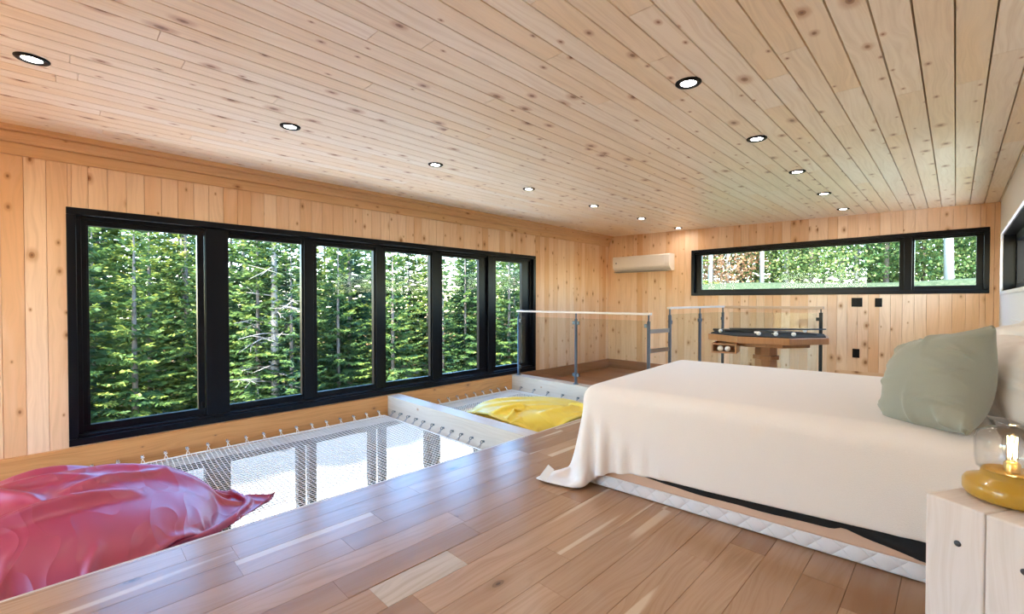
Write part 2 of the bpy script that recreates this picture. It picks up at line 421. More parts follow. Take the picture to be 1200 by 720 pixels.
# ---- far wall
FX0, FX1, FZ0, FZ1 = -3.06, .262, 1.172, 1.907
mb = MB(); h = [(FX0 + .03, FX1 - .03, FZ0 + .03, FZ1 - .03)]
planks(mb, cut(board_rows(XL, XR, .1085, -.02, 2.29, phase=.06, seed=5), h), (0, YF, 0), (1, 0, 0), (0, 0, 1), (0, -1, 0), groove=.0014, depth=.009)
slab_with_holes(mb, 1, YF + .026, YF + .19, (XL - .19, XR + .19), (-.25, 2.36), h)
struct(mb.build('wall_far', M['pine']), 'knotty pine end wall with the low wide window')
# ---- right wall (white) with window and niche
RY0, RY1, RZ0, RZ1 = 4.2, 6.955, 1.185, 1.79
NY0, NY1, NZ0, NZ1 = 4.35, 5.56, .5, .905
mb = MB()
slab_with_holes(mb, 0, XR, XR + .2, (YB, YF), (-.05, 2.36), [(RY0, RY1, RZ0, RZ1)][:0] + [(RY0, RY1, RZ0, RZ1), (NY0, NY1, NZ0, NZ1)][:1] if False else [(RY0, NY0, RZ0, RZ1), (NY0, NY1, NZ0, NZ1), (NY0, NY1, RZ0, RZ1), (NY1, RY1, RZ0, RZ1)])
mb.box((XR + .13, NY0 - .02, NZ0 - .02), (XR + .15, NY1 + .02, NZ1 + .02))
struct(mb.build('wall_right', M['white']), 'white painted wall behind the head of the bed')
# white casing round the right window and the niche
def ring(mb, axis, at0, at1, a0, a1, b0, b1, w, bevel=.003, m=0, along=None):
    o = [k for k in range(3) if k != axis]
    def bx(p0, p1, q0, q1):
        l = [0, 0, 0]; h = [0, 0, 0]; l[axis], h[axis] = at0, at1; l[o[0]], h[o[0]] = p0, p1; l[o[1]], h[o[1]] = q0, q1
        mb.box(l, h, bevel, m)
    bx(a0, a1, b0, b0 + w); bx(a0, a1, b1 - w, b1); bx(a0, a0 + w, b0 + w, b1 - w); bx(a1 - w, a1, b0 + w, b1 - w)
mb = MB(); ring(mb, 0, XR - .012, XR + .004, RY0 - .03, RY1 + .03, RZ0 - .03, RZ1 + .03, .032)
ring(mb, 0, XR - .010, XR + .004, NY0 - .03, NY1 + .03, NZ0 - .03, NZ1 + .03, .034)
struct(mb.build('trim_1', M['white']), 'white casing round the black window and the recess in the white wall')
# ---- back wall (behind the camera) with a window added to bring in daylight
mb = MB(); slab_with_holes(mb, 1, YB - .19, YB, (XL - .19, XR + .19), (-.25, 2.36), [(-4.4, -1.9, .02, 2.1)])
struct(mb.build('wall_back', M['pine']))
# ---- crown moulding on the left wall
mb = MB()
prof = [(0, 2.100), (.016, 2.100), (.019, 2.104), (.019, 2.176), (.012, 2.179), (.012, 2.186), (.034, 2.186), (.036, 2.196), (.040, 2.206), (.058, 2.222), (.078, 2.232), (.082, 2.240), (.074, 2.243), (.074, 2.250), (.104, 2.250), (.108, 2.256), (.108, 2.284), (0, 2.287)]
vs = [(XL + a, y, z) for y in (YB, YF) for a, z in prof]; n = len(prof); fs = [[i, i + 1, n + i + 1, n + i] for i in range(n - 1)] + [list(range(n)), list(range(2 * n - 1, n - 1, -1))]
mb.add(vs, fs, [[(sum(prof[j % n]), vs[j][1]) for j in f] for f in fs], .55)
struct(mb.build('trim_2', M['crown']), 'stepped pine crown moulding along the window wall')
mb = MB(); mb.box((-1.13, YF - .014, .0), (XR, YF, .178), .003, along=0)
struct(mb.build('baseboard_far', M['pine']))
# ---- floor: planks + slab, with the net openings and the stair opening left free
mb = MB()
fl_items = board_rows(EDGE + .002, XR, .142, YB, YF, .55, 1.5, phase=(EDGE + .002 + 1.56) % .142 and .142 - ((-1.56 - (EDGE + .002)) % .142), seed=21)
fl_items = cut(fl_items, [(EDGE, -1.2, 6.93, YF + 1), (-1.565, -1.4175, .80, 1.165)])
planks(mb, fl_items, (0, 0, 0), (1, 0, 0), (0, 1, 0), (0, 0, 1), groove=.0012, depth=.003)
planks(mb, [(-1.56, -1.418, .80, 1.165, .9)], (0, 0, 0), (1, 0, 0), (0, 1, 0), (0, 0, 1), groove=.0012, depth=.003, m=1)
o_floor = mb.build('floor', [M['oak'], M['oak_pale']]); struct(o_floor, 'wide oak plank floor')
mb = MB()
mb.box((EDGE + .004, YB, -.25), (XR + .19, 6.90, -.004)); mb.box((-1.2, 6.90, -.25), (XR + .19, YF, -.004)); mb.box((XL, YB, -.25), (EDGE + .004, -1.75, -.004))
struct(mb.build('floor_slab', M['pale_beam']))
mb = MB(); planks(mb, board_rows(XL, EDGE, .142, YB, -1.75, .5, 1.4, seed=22), (0, 0, 0), (1, 0, 0), (0, 1, 0), (0, 0, 1), groove=.0012, depth=.003)
struct(mb.build('floor_strip', M['oak']))
# timber rims and beams round the net openings
mb = MB()
def timber(lo, hi, along, mat, name, label=None, bevel=.004, rnd=.5):
    b = MB(); b.box(lo, hi, bevel, 0, rnd, along); return struct(b.build(name, mat), label)
timber((XL, -1.75, -.235), (XL + .034, 2.603, .0), 1, M['fir'], 'trim_3', 'orange fir timber rim under the long window, beside the large net')
timber((XL, 2.761, -.235), (XL + .034, 4.62, .0), 1, M['fir'], 'trim_4', 'orange fir timber rim under the long window, beside the small net', rnd=.8)
timber((XL, 2.603, -.25), (EDGE + .004, 2.761, .0), 0, M['pale_beam'], 'trim_5', 'pale cross beam between the two nets')
timber((XL, 4.62, -.25), (EDGE + .004, 4.79, .0), 0, M['pale_beam'], 'trim_6', 'pale beam carrying the glass railing')
timber((EDGE - .02, -1.75, -.25), (EDGE + .004, 2.603, -.002), 1, M['pale_beam'], 'trim_7')
timber((EDGE - .02, 2.761, -.25), (EDGE + .004, 4.62, -.002), 1, M['pale_beam'], 'trim_8')
# sunken stair landing behind the railing
mb = MB(); planks(mb, board_rows(4.79, YF, .142, XL, -1.2, .7, 1.8, seed=31), (0, 0, -.16), (0, 1, 0), (1, 0, 0), (0, 0, 1), groove=.001, depth=.003)
mb.box((XL, 4.79, -.25), (-1.2, YF, -.164))
mb.box((XL, 4.79, -.16), (XL + .03, YF, .0), .002, along=1); mb.box((XL, YF - .03, -.16), (-1.2, YF, .0), .002, along=0); mb.box((EDGE - .025, 4.79, -.16), (EDGE + .004, 6.9, -.003), .002, along=1)
mb.box((EDGE - .025, 6.90, -.16), (-1.2, 6.93, -.003), .002, along=0); mb.box((-1.23, 6.93, -.16), (-1.2, YF, -.003), .002, along=1)
mb.box((-3.6, 6.2, -.16), (EDGE - .025, 6.28, -.09), .004, along=0)
struct(mb.build('landing_floor', M['stair']), 'brown wooden stair landing behind the glass railing')

# ------------------------------------------------------------------ windows
def window_left():
    k = (4.635 + .075) / 4.635
    Xp = XL - .075
    P = [(.119, .803), (1.033, 1.661), (1.812, 2.435), (2.583, 3.192), (3.373, 3.989), (4.325, 4.836)]
    P = [(a * k, b * k) for a, b in P]
    z0, z1 = 1.09 + (.155 - 1.09) * k, 1.09 + (1.705 - 1.09) * k
    fr = MB()
    # outer casing + jamb
    ring(fr, 0, XL - .10, XL + .016, WY0, WY1, WZ0, WZ1, .052, .004)
    ring(fr, 0, XL - .10, XL - .03, WY0 + .05, WY1 - .05, WZ0 + .05, WZ1 - .05, .03, .003)
    ring(fr, 0, XL - .10, XL - .052, WY0 + .07, WY1 - .07, WZ0 + .07, WZ1 - .07, .05, .003)
    # posts between the lights
    ends = [WY0 + .06] + [None] * 5 + [WY1 - .06]
    for i in range(5):
        a, b = P[i][1], P[i + 1][0]
        wide = i in (0, 4)
        if i == 0: fr.box((XL - .10, a + .055, WZ0 + .06), (XL - .012, b - .004, WZ1 - .06), .004); fr.box((XL - .1, a, z0), (XL - .05, a + .05, z1), .003)
        elif i == 4: fr.box((XL - .10, b - .20, WZ0 + .06), (XL - .012, b - .10, WZ1 - .06), .004); fr.box((XL - .1, a, z0), (XL - .05, b - .02, z1), .003)
        else: fr.box((XL - .1, a, WZ0 + .06), (XL - .045, b, WZ1 - .06), .004); fr.box((XL - .1, a + .02, WZ0 + .06), (XL - .03, b - .04, WZ1 - .06), .004)
    # top and bottom rails of each sash
    fr.box((XL - .1, WY0 + .06, WZ0 + .05), (XL - .05, WY1 - .06, z0), .003); fr.box((XL - .1, WY0 + .06, z1), (XL - .05, WY1 - .06, WZ1 - .05), .003)
    fr.box((XL - .1, WY0 + .06, z0), (XL - .05, P[0][0], z1), .003); fr.box((XL - .1, P[5][1], z0), (XL - .05, WY1 - .06, z1), .003)
    fr.box((XL - .09, WY0 + .05, WZ0 + .05), (XL - .002, WY1 - .05, WZ0 + .075), .006)
    f = struct(fr.build('window_1', M['black']), 'long black-framed window of six tall panes')
    for a, b in P:
        g = MB(); g.box((Xp - .006, a - .01, z0 - .01), (Xp, b + .01, z1 + .01)); o = g.build('pane', M['glass'], f)
    h_ = MB(); h_.box((XL - .05, P[0][1] + .02, z0 + .01), (XL - .036, P[0][1] + .034, z0 + .06), .003); h_.build('window_handle', M['black'], f)
    return P, z0, z1
PANES, PZ0, PZ1 = window_left()
def window_far():
    k = (YF + .07) / YF; Yp = YF + .07
    fr = MB()
    ring(fr, 1, YF - .016, YF + .10, FX0, FX1, FZ0, FZ1, .045, .004)
    xs = [(-2.888 * k, -.493 * k), (-.354 * k, .158 * k)]
    z0, z1 = 1.09 + (1.265 - 1.09) * k, 1.09 + (1.815 - 1.09) * k
    fr.box((FX0 + .03, YF + .045, FZ0 + .03), (FX1 - .03, YF + .1, z0), .003); fr.box((FX0 + .03, YF + .045, z1), (FX1 - .03, YF + .1, FZ1 - .03), .003)
    fr.box((FX0 + .03, YF + .045, z0), (xs[0][0], YF + .1, z1), .003); fr.box((xs[1][1], YF + .045, z0), (FX1 - .03, YF + .1, z1), .003)
    fr.box((xs[0][1], YF + .035, FZ0 + .03), (xs[1][0], YF + .1, FZ1 - .03), .003); fr.box((xs[0][1] + .045, YF - .008, FZ0 + .03), (xs[1][0] - .02, YF + .1, FZ1 - .03), .004)
    fr.box((FX0 + .03, YF + .005, FZ1 - .065), (FX1 - .03, YF + .05, FZ1 - .04), .003)
    f = struct(fr.build('window_2', M['black']), 'low wide black-framed window in the end wall')
    for a, b in xs:
        g = MB(); g.box((a - .01, Yp, z0 - .01), (b + .01, Yp + .006, z1 + .01)); g.build('pane', M['glass'], f)
window_far()
fr = MB(); ring(fr, 0, XR + .01, XR + .19, RY0, RY1, RZ0, RZ1, .012, .002); ring(fr, 0, XR + .10, XR + .17, RY0 + .012, RY1 - .012, RZ0 + .012, RZ1 - .012, .07, .003)
f = struct(fr.build('window_3', M['black']), 'black window set deep in the white wall')
g = MB(); g.box((XR + .13, RY0 + .07, RZ0 + .07), (XR + .136, RY1 - .07, RZ1 - .07)); g.build('pane', M['glass'], f)
fr = MB(); ring(fr, 1, YB - .15, YB - .03, -4.4, -1.9, .02, 2.1, .07, .003); fr.box((-3.2, YB - .15, .02), (-3.1, YB - .03, 2.1), .003)
f = struct(fr.build('added_back_window', M['black']))  # unseen window, added as a source of daylight from behind
g = MB(); g.box((-4.38, YB - .1, .04), (-1.92, YB - .094, 2.08)); g.build('pane', M['glass'], f)

# ------------------------------------------------------------------ lower storey
mb = MB(); slab_with_holes(mb, 0, XL - .19, XL, (YB, YF), (LOW, -.25), [(.06, 5.1, -2.55, -.33)])
struct(mb.build('wall_lower', M['lowwall']))
mb = MB(); mb.box((XL - .19, YB - .19, LOW), (XR + .19, YB, -.25)); mb.box((XL - .19, YF, LOW), (XR + .19, YF + .19, -.25)); mb.box((XR, YB, LOW), (XR + .19, YF, -.25))
struct(mb.build('wall_lower_far', M['lowwall']))
mb = MB(); mb.box((XL, YB, LOW), (XR, YF, LOW + .05)); struct(mb.build('floor_lower', M['pale_beam']))
fr = MB(); ring(fr, 0, XL - .12, XL + .01, .04, 5.12, -2.57, -.31, .055, .003)
for a, b in [(.86, 1.05), (1.62, 1.84), (2.40, 2.64), (3.16, 3.40), (3.98, 4.30)]:
    if b - a < .2 : fr.box((XL - .12, a, -2.55), (XL - .02, b, -.33), .003)
    else: fr.box((XL - .12, a + .02, -2.55), (XL - .03, a + .09, -.33), .003); fr.box((XL - .12, b - .09, -2.55), (XL - .03, b - .02, -.33), .003)
f = struct(fr.build('window_5', M['black']), 'tall black-framed windows of the lower storey, seen through the net')
g = MB(); g.box((XL - .08, .08, -2.54), (XL - .074, 5.08, -.34)); g.build('pane', M['glass'], f)

# ------------------------------------------------------------------ nets
def net(name, label, x0, x1, y0, y1, sp, sag, sagr=None):
    root = thing(name, label, 'net', ((x0 + x1) / 2, (y0 + y1) / 2, NETZ))
    cx, cy = (x0 + x1) / 2, (y0 + y1) / 2
    def zz(x, y):
        a = (x - x0) / (x1 - x0); b = (y - y0) / (y1 - y0)
        return -sag * (max(0, 16 * a * (1 - a) * b * (1 - b))) ** .8
    mb = MB(); w = .0027
    def strand(pts, wid):
        vs, fs = [], []
        for i, p in enumerate(pts):
            x, y, z = p
            if wid == 0: vs += [(x, y - w, z), (x, y, z + w), (x, y + w, z), (x, y, z - w)]
            else: vs += [(x - w, y, z), (x, y, z - w), (x + w, y, z), (x, y, z + w)]
        for i in range(len(pts) - 1):
            for k in range(4): fs.append([i * 4 + k, i * 4 + (k + 1) % 4, i * 4 + 4 + (k + 1) % 4, i * 4 + 4 + k])
        mb.add(vs, fs)
    ny = int((y1 - y0) / sp); nx = int((x1 - x0) / (sp * 1.05))
    for j in range(ny + 1):
        y = y0 + (y1 - y0) * j / ny; strand([(x - cx, y - cy, zz(x, y)) for x in np.linspace(x0, x1, 13)], 0)
    for i in range(nx + 1):
        x = x0 + (x1 - x0) * i / nx; strand([(x - cx, y - cy, zz(x, y) + .002) for y in np.linspace(y0, y1, 13)], 1)
    mb.build('mesh', M['net'], root)
    e = MB(); P = [(x0 - cx, y0 - cy, 0), (x1 - cx, y0 - cy, 0), (x1 - cx, y1 - cy, 0), (x0 - cx, y1 - cy, 0)]
    e.tube(P, .008, 6, closed=True); e.build('edge_rope', M['net'], root)
    return root, zz
net1, nz1 = net('catamaran_net', 'large white rope net stretched beside the wooden floor under the long window', XL + .10, EDGE - .05, -1.68, 2.52, .033, .07)
net2, nz2 = net('catamaran_net', 'small white rope net between the cross beam and the glass railing', XL + .10, EDGE - .05, 2.83, 4.55, .033, .04)
# screw eyes with lacing
DK = {}
def dark_copy(me):
    if me.name not in DK: m2 = me.copy(); m2.materials[0] = M['steel'] if me.materials[0] is M['chrome'] else M['grey']; DK[me.name] = m2
    return DK[me.name]
def make_hook():
    root = thing('screw_eye', 'x', 'hook')
    a = MB(); a.tube([(0, 0, 0), (.014, 0, 0)], .0035, 8)
    a.lathe([(.011, 0), (.011, .003)], 12); a.v = [(z, y, x) if i >= 16 else (x, y, z) for i, (x, y, z) in enumerate(a.v)]
    b = MB(); b.tube([(.026 + .013 * math.cos(t), 0, .013 * math.sin(t)) for t in np.linspace(0, 2 * PI, 15)[:-1]], .0035, 6, closed=True)
    c = MB(); c.tube([(.030, -.012, -.004), (.034, 0, -.014), (.045, .006, -.03), (.066, .012, -.045)], .0035, 5)
    c.tube([(.030, .012, -.004), (.034, 0, -.012), (.045, -.008, -.03), (.066, -.014, -.045)], .0035, 5)
    a.build('shank', M['chrome'], root); b.build('eye', M['chrome'], root); c.build('lacing', M['net'], root)
    return root
hk = make_hook(); first = [True]
hk2 = None
def hook(x, y, z, rz, label, group):
    o = hk if first[0] else copy_tree(hk); first[0] = False
    if 'beam,' in label:
        for ch in o.children:
            ch.data = dark_copy(ch.data)
    o.location = (x, y, z); o.rotation_euler = (0, 0, rz); tag(o, label, 'hook', group)
ys = [-.309 + .1465 * i for i in range(20)]
ys = [y for y in ys if y < 2.55]
for i, y in enumerate(ys): hook(XL + .034, y, -.155, 0, 'zinc screw eye on the rim by the large net, %s from the cross beam' % ORD[len(ys) - 1 - i], 'screw eyes on the rim of the large net')
ys2 = [2.86 + .1465 * i for i in range(12)]
for i, y in enumerate(ys2): hook(XL + .034, y, -.155, 0, 'zinc screw eye on the rim by the small net, %s from the cross beam' % ORD[i], 'screw eyes on the rim of the small net')
xs = [-4.445, -4.30, -4.147, -3.999, -3.86, -3.70, -3.535, -3.385, -3.244, -3.095, -2.944]
for i, x in enumerate(xs): hook(x, 2.603, -.155, -PI / 2, 'zinc screw eye on the pale cross beam, %s from the window wall' % ORD[i], 'screw eyes on the cross beam')
for i, x in enumerate([-4.40, -4.15, -3.90, -3.65, -3.40]): hook(x, 4.62, -.155, -PI / 2, 'zinc screw eye on the pale railing beam, %s from the window wall' % ORD[i], 'screw eyes on the railing beam')

# ------------------------------------------------------------------ cloth solver
def colour_edges(E, n):
    used = [0] * n; cols = []
    for i, (a, b) in enumerate(E):
        m = used[a] | used[b]; c = 0
        while m >> c & 1: c += 1
        used[a] |= 1 << c; used[b] |= 1 << c
        while len(cols) <= c: cols.append([])
        cols[c].append(i)
    return [np.array(c) for c in cols]
def simulate(P, E, rest, stiff, steps, iters, collide, force=None, dt=1 / 60, damp=.97, grav=-9.8):
    P = P.copy(); V = np.zeros_like(P)
    E = np.array(E); rest = np.array(rest); stiff = np.array(stiff)
    cols = [(E[c][:, 0], E[c][:, 1], rest[c], stiff[c]) for c in colour_edges(E.tolist(), len(P))]
    for s in range(steps):
        V *= damp; V[:, 2] += grav * dt
        if force is not None: V += force(P, s / steps) * dt
        sp = np.linalg.norm(V, axis=1); mx = 4.0; big = sp > mx
        V[big] *= (mx / sp[big])[:, None]
        Q = P + V * dt
        for it in range(iters):
            for a, b, r, k in cols:
                d = Q[b] - Q[a]; L = np.sqrt((d * d).sum(1)) + 1e-9
                w = (k * .5 * (L - r) / L)[:, None] * d
                Q[a] += w; Q[b] -= w
            Q = collide(Q, P)
        V = (Q - P) / dt; P = Q
    return P
def grid_edges(idx):
    n, m = idx.shape; E, K = [], []
    def ad(A, B, k): E.extend(zip(A.ravel().tolist(), B.ravel().tolist())); K.extend([k] * A.size)
    ad(idx[:-1], idx[1:], 1.0); ad(idx[:, :-1], idx[:, 1:], 1.0)
    ad(idx[:-1, :-1], idx[1:, 1:], .5); ad(idx[1:, :-1], idx[:-1, 1:], .5)
    ad(idx[:-2], idx[2:], .12); ad(idx[:, :-2], idx[:, 2:], .12)
    return E, K
def mesh_from(name, P, F, mat, parent=None, loc=None, subd=1, solid=0.0):
    me = bpy.data.meshes.new(name); me.from_pydata(P.tolist(), [], F); me.materials.append(mat)
    me.polygons.foreach_set('use_smooth', [True] * len(F)); me.update()
    o = bpy.data.objects.new(name, me); col.objects.link(o)
    if parent is not None: o.parent = parent
    if loc is not None: o.location = loc
    if solid: md = o.modifiers.new('s', 'SOLIDIFY'); md.thickness = solid; md.offset = 1
    if subd: md = o.modifiers.new('d', 'SUBSURF'); md.levels = subd; md.render_levels = subd
    return o

# pillow made of two sheets sewn at the border
def pillow_sim(W, H, nx, ny, vol, press, place, collide, steps=110, iters=10, shrink=1.0, seed=0, puff=.02, grav=-9.8, damp=.95):
    rr = np.random.RandomState(seed)
    top = np.arange((nx + 1) * (ny + 1)).reshape(nx + 1, ny + 1); bot = np.full_like(top, -1)
    bot[0], bot[-1], bot[:, 0], bot[:, -1] = top[0], top[-1], top[:, 0], top[:, -1]
    c = top.size
    for i in range(1, nx):
        for j in range(1, ny): bot[i, j] = c; c += 1
    u, v = np.meshgrid(np.linspace(-W / 2, W / 2, nx + 1), np.linspace(-H / 2, H / 2, ny + 1), indexing='ij')
    L = np.zeros((c, 3)); bump = puff * np.cos(u / W * PI) * np.cos(v / H * PI) + rr.randn(nx + 1, ny + 1) * .003
    L[bot.ravel()] = np.stack([u, v, -bump], -1).reshape(-1, 3)
    L[top.ravel()] = np.stack([u, v, bump * (np.abs(u) < W / 2 - 1e-6) * (np.abs(v) < H / 2 - 1e-6)], -1).reshape(-1, 3)
    E1, K1 = grid_edges(top); E2, K2 = grid_edges(bot)
    E, K, seen = [], [], set()
    for e, k in zip(E1 + E2, K1 + K2):
        q = (min(e), max(e))
        if q in seen or q[0] == q[1]: continue
        seen.add(q); E.append(q); K.append(k)
    flat = L.copy(); flat[:, 2] = 0
    rest = [np.linalg.norm(flat[a] - flat[b]) * shrink for a, b in E]
    F = []
    for i in range(nx):
        for j in range(ny):
            F.append([top[i, j], top[i + 1, j], top[i + 1, j + 1], top[i, j + 1]])
            F.append([bot[i, j], bot[i, j + 1], bot[i + 1, j + 1], bot[i + 1, j]])
    Fa = np.array(F)
    P0 = place(L)
    def force(P, t):
        a, b, c_, d = (P[Fa[:, k]] for k in range(4))
        nrm = np.cross(c_ - a, d - b) * .5
        ctr = (a + b + c_ + d) / 4 - P.mean(0); V = (ctr * nrm).sum() / 3
        f = np.zeros_like(P)
        for k in range(4):
            for ax in range(3): f[:, ax] += np.bincount(Fa[:, k], nrm[:, ax] / 4, len(P))
        area = (W * H) / (nx * ny)
        return f / area * press * float(np.clip((vol - V) / vol * 4, -.5, 1.0))
    P = simulate(P0, E, rest, K, steps, iters, collide, force, damp=damp, grav=grav)
    return P, F

# ------------------------------------------------------------------ bed
BA = math.radians(4.57); BO = (-1.571, 2.195)
BL, BW, BH = 1.88, 1.53, .575
bed = thing('bed', 'queen bed with quilted white base and tan sheet under the cream blanket', 'bed', (BO[0], BO[1], 0), BA)
mb = MB(); mb.box((0, 0, .004), (BL, BW, .075), .012, seg=3); mb.build('box_spring', M['quilt'], bed)
mb = MB(); mb.box((.0, .0, .07), (BL, BW, .30), .012, seg=3); mb.build('fitted_sheet', M['tan'], bed)
mb = MB(); mb.box((.012, .012, .29), (BL - .01, BW - .012, BH - .01), .07, seg=5); mb.build('mattress', M['pillow'], bed)
# black under-sheet hanging over the near long side with a wavy lower edge
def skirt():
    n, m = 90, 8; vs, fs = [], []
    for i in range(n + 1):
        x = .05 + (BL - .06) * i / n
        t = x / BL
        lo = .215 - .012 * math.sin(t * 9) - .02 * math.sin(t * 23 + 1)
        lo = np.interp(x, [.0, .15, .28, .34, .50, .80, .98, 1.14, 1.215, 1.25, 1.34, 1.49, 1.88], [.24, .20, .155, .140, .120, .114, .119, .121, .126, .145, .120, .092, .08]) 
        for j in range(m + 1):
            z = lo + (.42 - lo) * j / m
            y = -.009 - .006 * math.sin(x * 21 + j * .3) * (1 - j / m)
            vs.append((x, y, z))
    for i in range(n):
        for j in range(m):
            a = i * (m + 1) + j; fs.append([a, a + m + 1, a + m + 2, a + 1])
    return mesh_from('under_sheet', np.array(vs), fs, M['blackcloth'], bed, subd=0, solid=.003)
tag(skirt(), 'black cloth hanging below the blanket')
# blanket, simulated in bed coordinates
def blanket():
    nx, ny = 104, 100
    x0, x1, y0, y1 = -.43, 1.72, -.325, 1.88
    u, v = np.meshgrid(np.linspace(0, 1, nx + 1), np.linspace(0, 1, ny + 1), indexing='ij')
    X = x0 + u * (x1 - x0); Y = y0 + v * (y1 - y0) - .036 * np.clip((u - .12) / .15, 0, 1) * (1 - np.clip((u - .55) / .4, 0, 1)) * (1 - v)
    rr = np.random.RandomState(4)
    P = np.stack([X, Y, np.full_like(X, BH + .03) + rr.randn(*X.shape) * .002], -1).reshape(-1, 3)
    idx = np.arange(P.shape[0]).reshape(nx + 1, ny + 1)
    E, K = grid_edges(idx); rest = [np.linalg.norm(P[a, :2] - P[b, :2]) for a, b in E]
    R = .075; c = np.array([BL / 2, BW / 2, BH / 2 - .5]); hs = np.array([BL / 2 + .012, BW / 2 + .022, BH / 2 + .5]) - R
    def collide(Q, P):
        d = Q - c; q = np.abs(d) - hs; qm = np.maximum(q, 0); L = np.sqrt((qm * qm).sum(1)); ins = np.minimum(q.max(1), 0)
        sdf = L + ins - R - .008
        hit = sdf < 0
        n = np.where(L[:, None] > 1e-6, qm / (L[:, None] + 1e-9), (q == q.max(1, keepdims=True)).astype(float)) * np.sign(d)
        Q[hit] += (n * (-sdf[:, None]))[hit]
        # friction on the contact
        disp = Q - P; tn = disp - n * (disp * n).sum(1)[:, None]
        top = hit & (n[:, 2] > .3)
        Q[top] -= tn[top] * .35
        fl = Q[:, 2] < .012; Q[fl, 2] = .012; Q[fl, :2] -= (Q - P)[fl, :2] * .6
        return Q
    P = simulate(P, E, rest, K, 150, 12, collide, damp=.96)
    F = [[int(idx[i, j]), int(idx[i + 1, j]), int(idx[i + 1, j + 1]), int(idx[i, j + 1])] for i in range(nx) for j in range(ny)]
    o = mesh_from('blanket', P, F, M['blanket'], subd=1, solid=.008)
    o.location = (BO[0], BO[1], 0); o.rotation_euler = (0, 0, BA)
    tag(o, 'cream woven blanket draped over the bed to the floor at the foot corner', 'blanket')
    return o, P, idx
blk, BP, BI = blanket()
# care tag at the foot corner of the blanket
q = BP[BI[2, 1]]; t_ = MB()
t_.box((-.022, -.0012, -.06), (.022, .0012, .03), .0005); t = t_.build('care_tag', M['tagcloth'], blk)
t.location = (q[0] + .05, q[1] - .012, max(q[2], .06) + .02); t.rotation_euler = (math.radians(-12), math.radians(35), math.radians(20)); tag(t, 'white care tag')

def to_world(R, T): return lambda L: L @ np.array(R).T + np.array(T)
def basis(nrm, up):
    n = Vector(nrm).normalized(); u = Vector(up); x = u.cross(n).normalized(); y = n.cross(x)
    return np.array([[x[0], y[0], n[0]], [x[1], y[1], n[1]], [x[2], y[2], n[2]]])
def pillow(name, label, W, H, nrm, cen, mat, vol, seed, group=None, tilt=0.0, n=30, cat='pillow', press=60):
    B = basis(nrm, (0, 0, 1)); ct, st = math.cos(tilt), math.sin(tilt)
    B = B @ np.array([[ct, -st, 0], [st, ct, 0], [0, 0, 1]])
    def coll(Q, P): return Q
    # inflate in place without gravity so the pose of the pillow is kept
    P, F = pillow_sim(W, H, n, int(n * H / W), vol, press, lambda L: L, coll, steps=120, iters=10, damp=.9, seed=seed, grav=0.0)
    nx_, ny_ = n, int(n * H / W); wr = np.random.RandomState(seed + 50); nt_ = (nx_ + 1) * (ny_ + 1)
    uu, vv = [a.ravel() for a in np.meshgrid(np.linspace(-1, 1, nx_ + 1), np.linspace(-1, 1, ny_ + 1), indexing='ij')]
    e = np.minimum(1 - np.abs(uu), 1 - np.abs(vv)); along = np.where(1 - np.abs(uu) < 1 - np.abs(vv), vv, uu)
    g = np.zeros(nt_)
    for q in range(34):
        c_, w_, l_ = wr.uniform(-.95, .95), wr.uniform(.03, .07), wr.uniform(.25, .7); side = wr.randint(4); sk = wr.uniform(-.4, .4)
        on = [(1 - uu, vv), (1 + uu, vv), (1 - vv, uu), (1 + vv, uu)][side]
        g += wr.uniform(.4, 1.0) * np.exp(-((on[1] - c_ - sk * on[0]) / w_) ** 2) * np.exp(-(on[0] / l_) ** 2) * np.clip(on[0] / .06, 0, 1)
    P[:nt_, 2] += g * .024
    P = P @ B.T + np.array(cen)
    zmin = BH + .012
    low = P[:, 2] < zmin; P[low, 2] = zmin + (P[low, 2] - zmin) * .05
    P[:, 0] = np.minimum(P[:, 0], XR - .015 + (P[:, 0] - (XR - .015)).clip(0) * .02)
    o = mesh_from(name, P - np.array([cen[0], cen[1], zmin]), F, mat, subd=1)
    o.location = (cen[0], cen[1], zmin); tag(o, label, cat, group); return o
pillow('pillow', 'sage green linen pillow leaning at the head of the bed', .43, .46, (-.80, -.50, .42), (-.055, 2.53, .745), M['sage'], .030, 1, tilt=.32, n=84)
pillow('pillow', 'white pillow behind the sage green pillow, against the white wall', .68, .50, (-.86, -.35, .42), (.21, 2.72, .76), M['pillow'], .036, 2, n=54)
pillow('pillow', 'white pillow on the far half of the bed head, partly hidden', .70, .50, (-.90, .05, .40), (.20, 3.40, .78), M['pillow'], .036, 3)

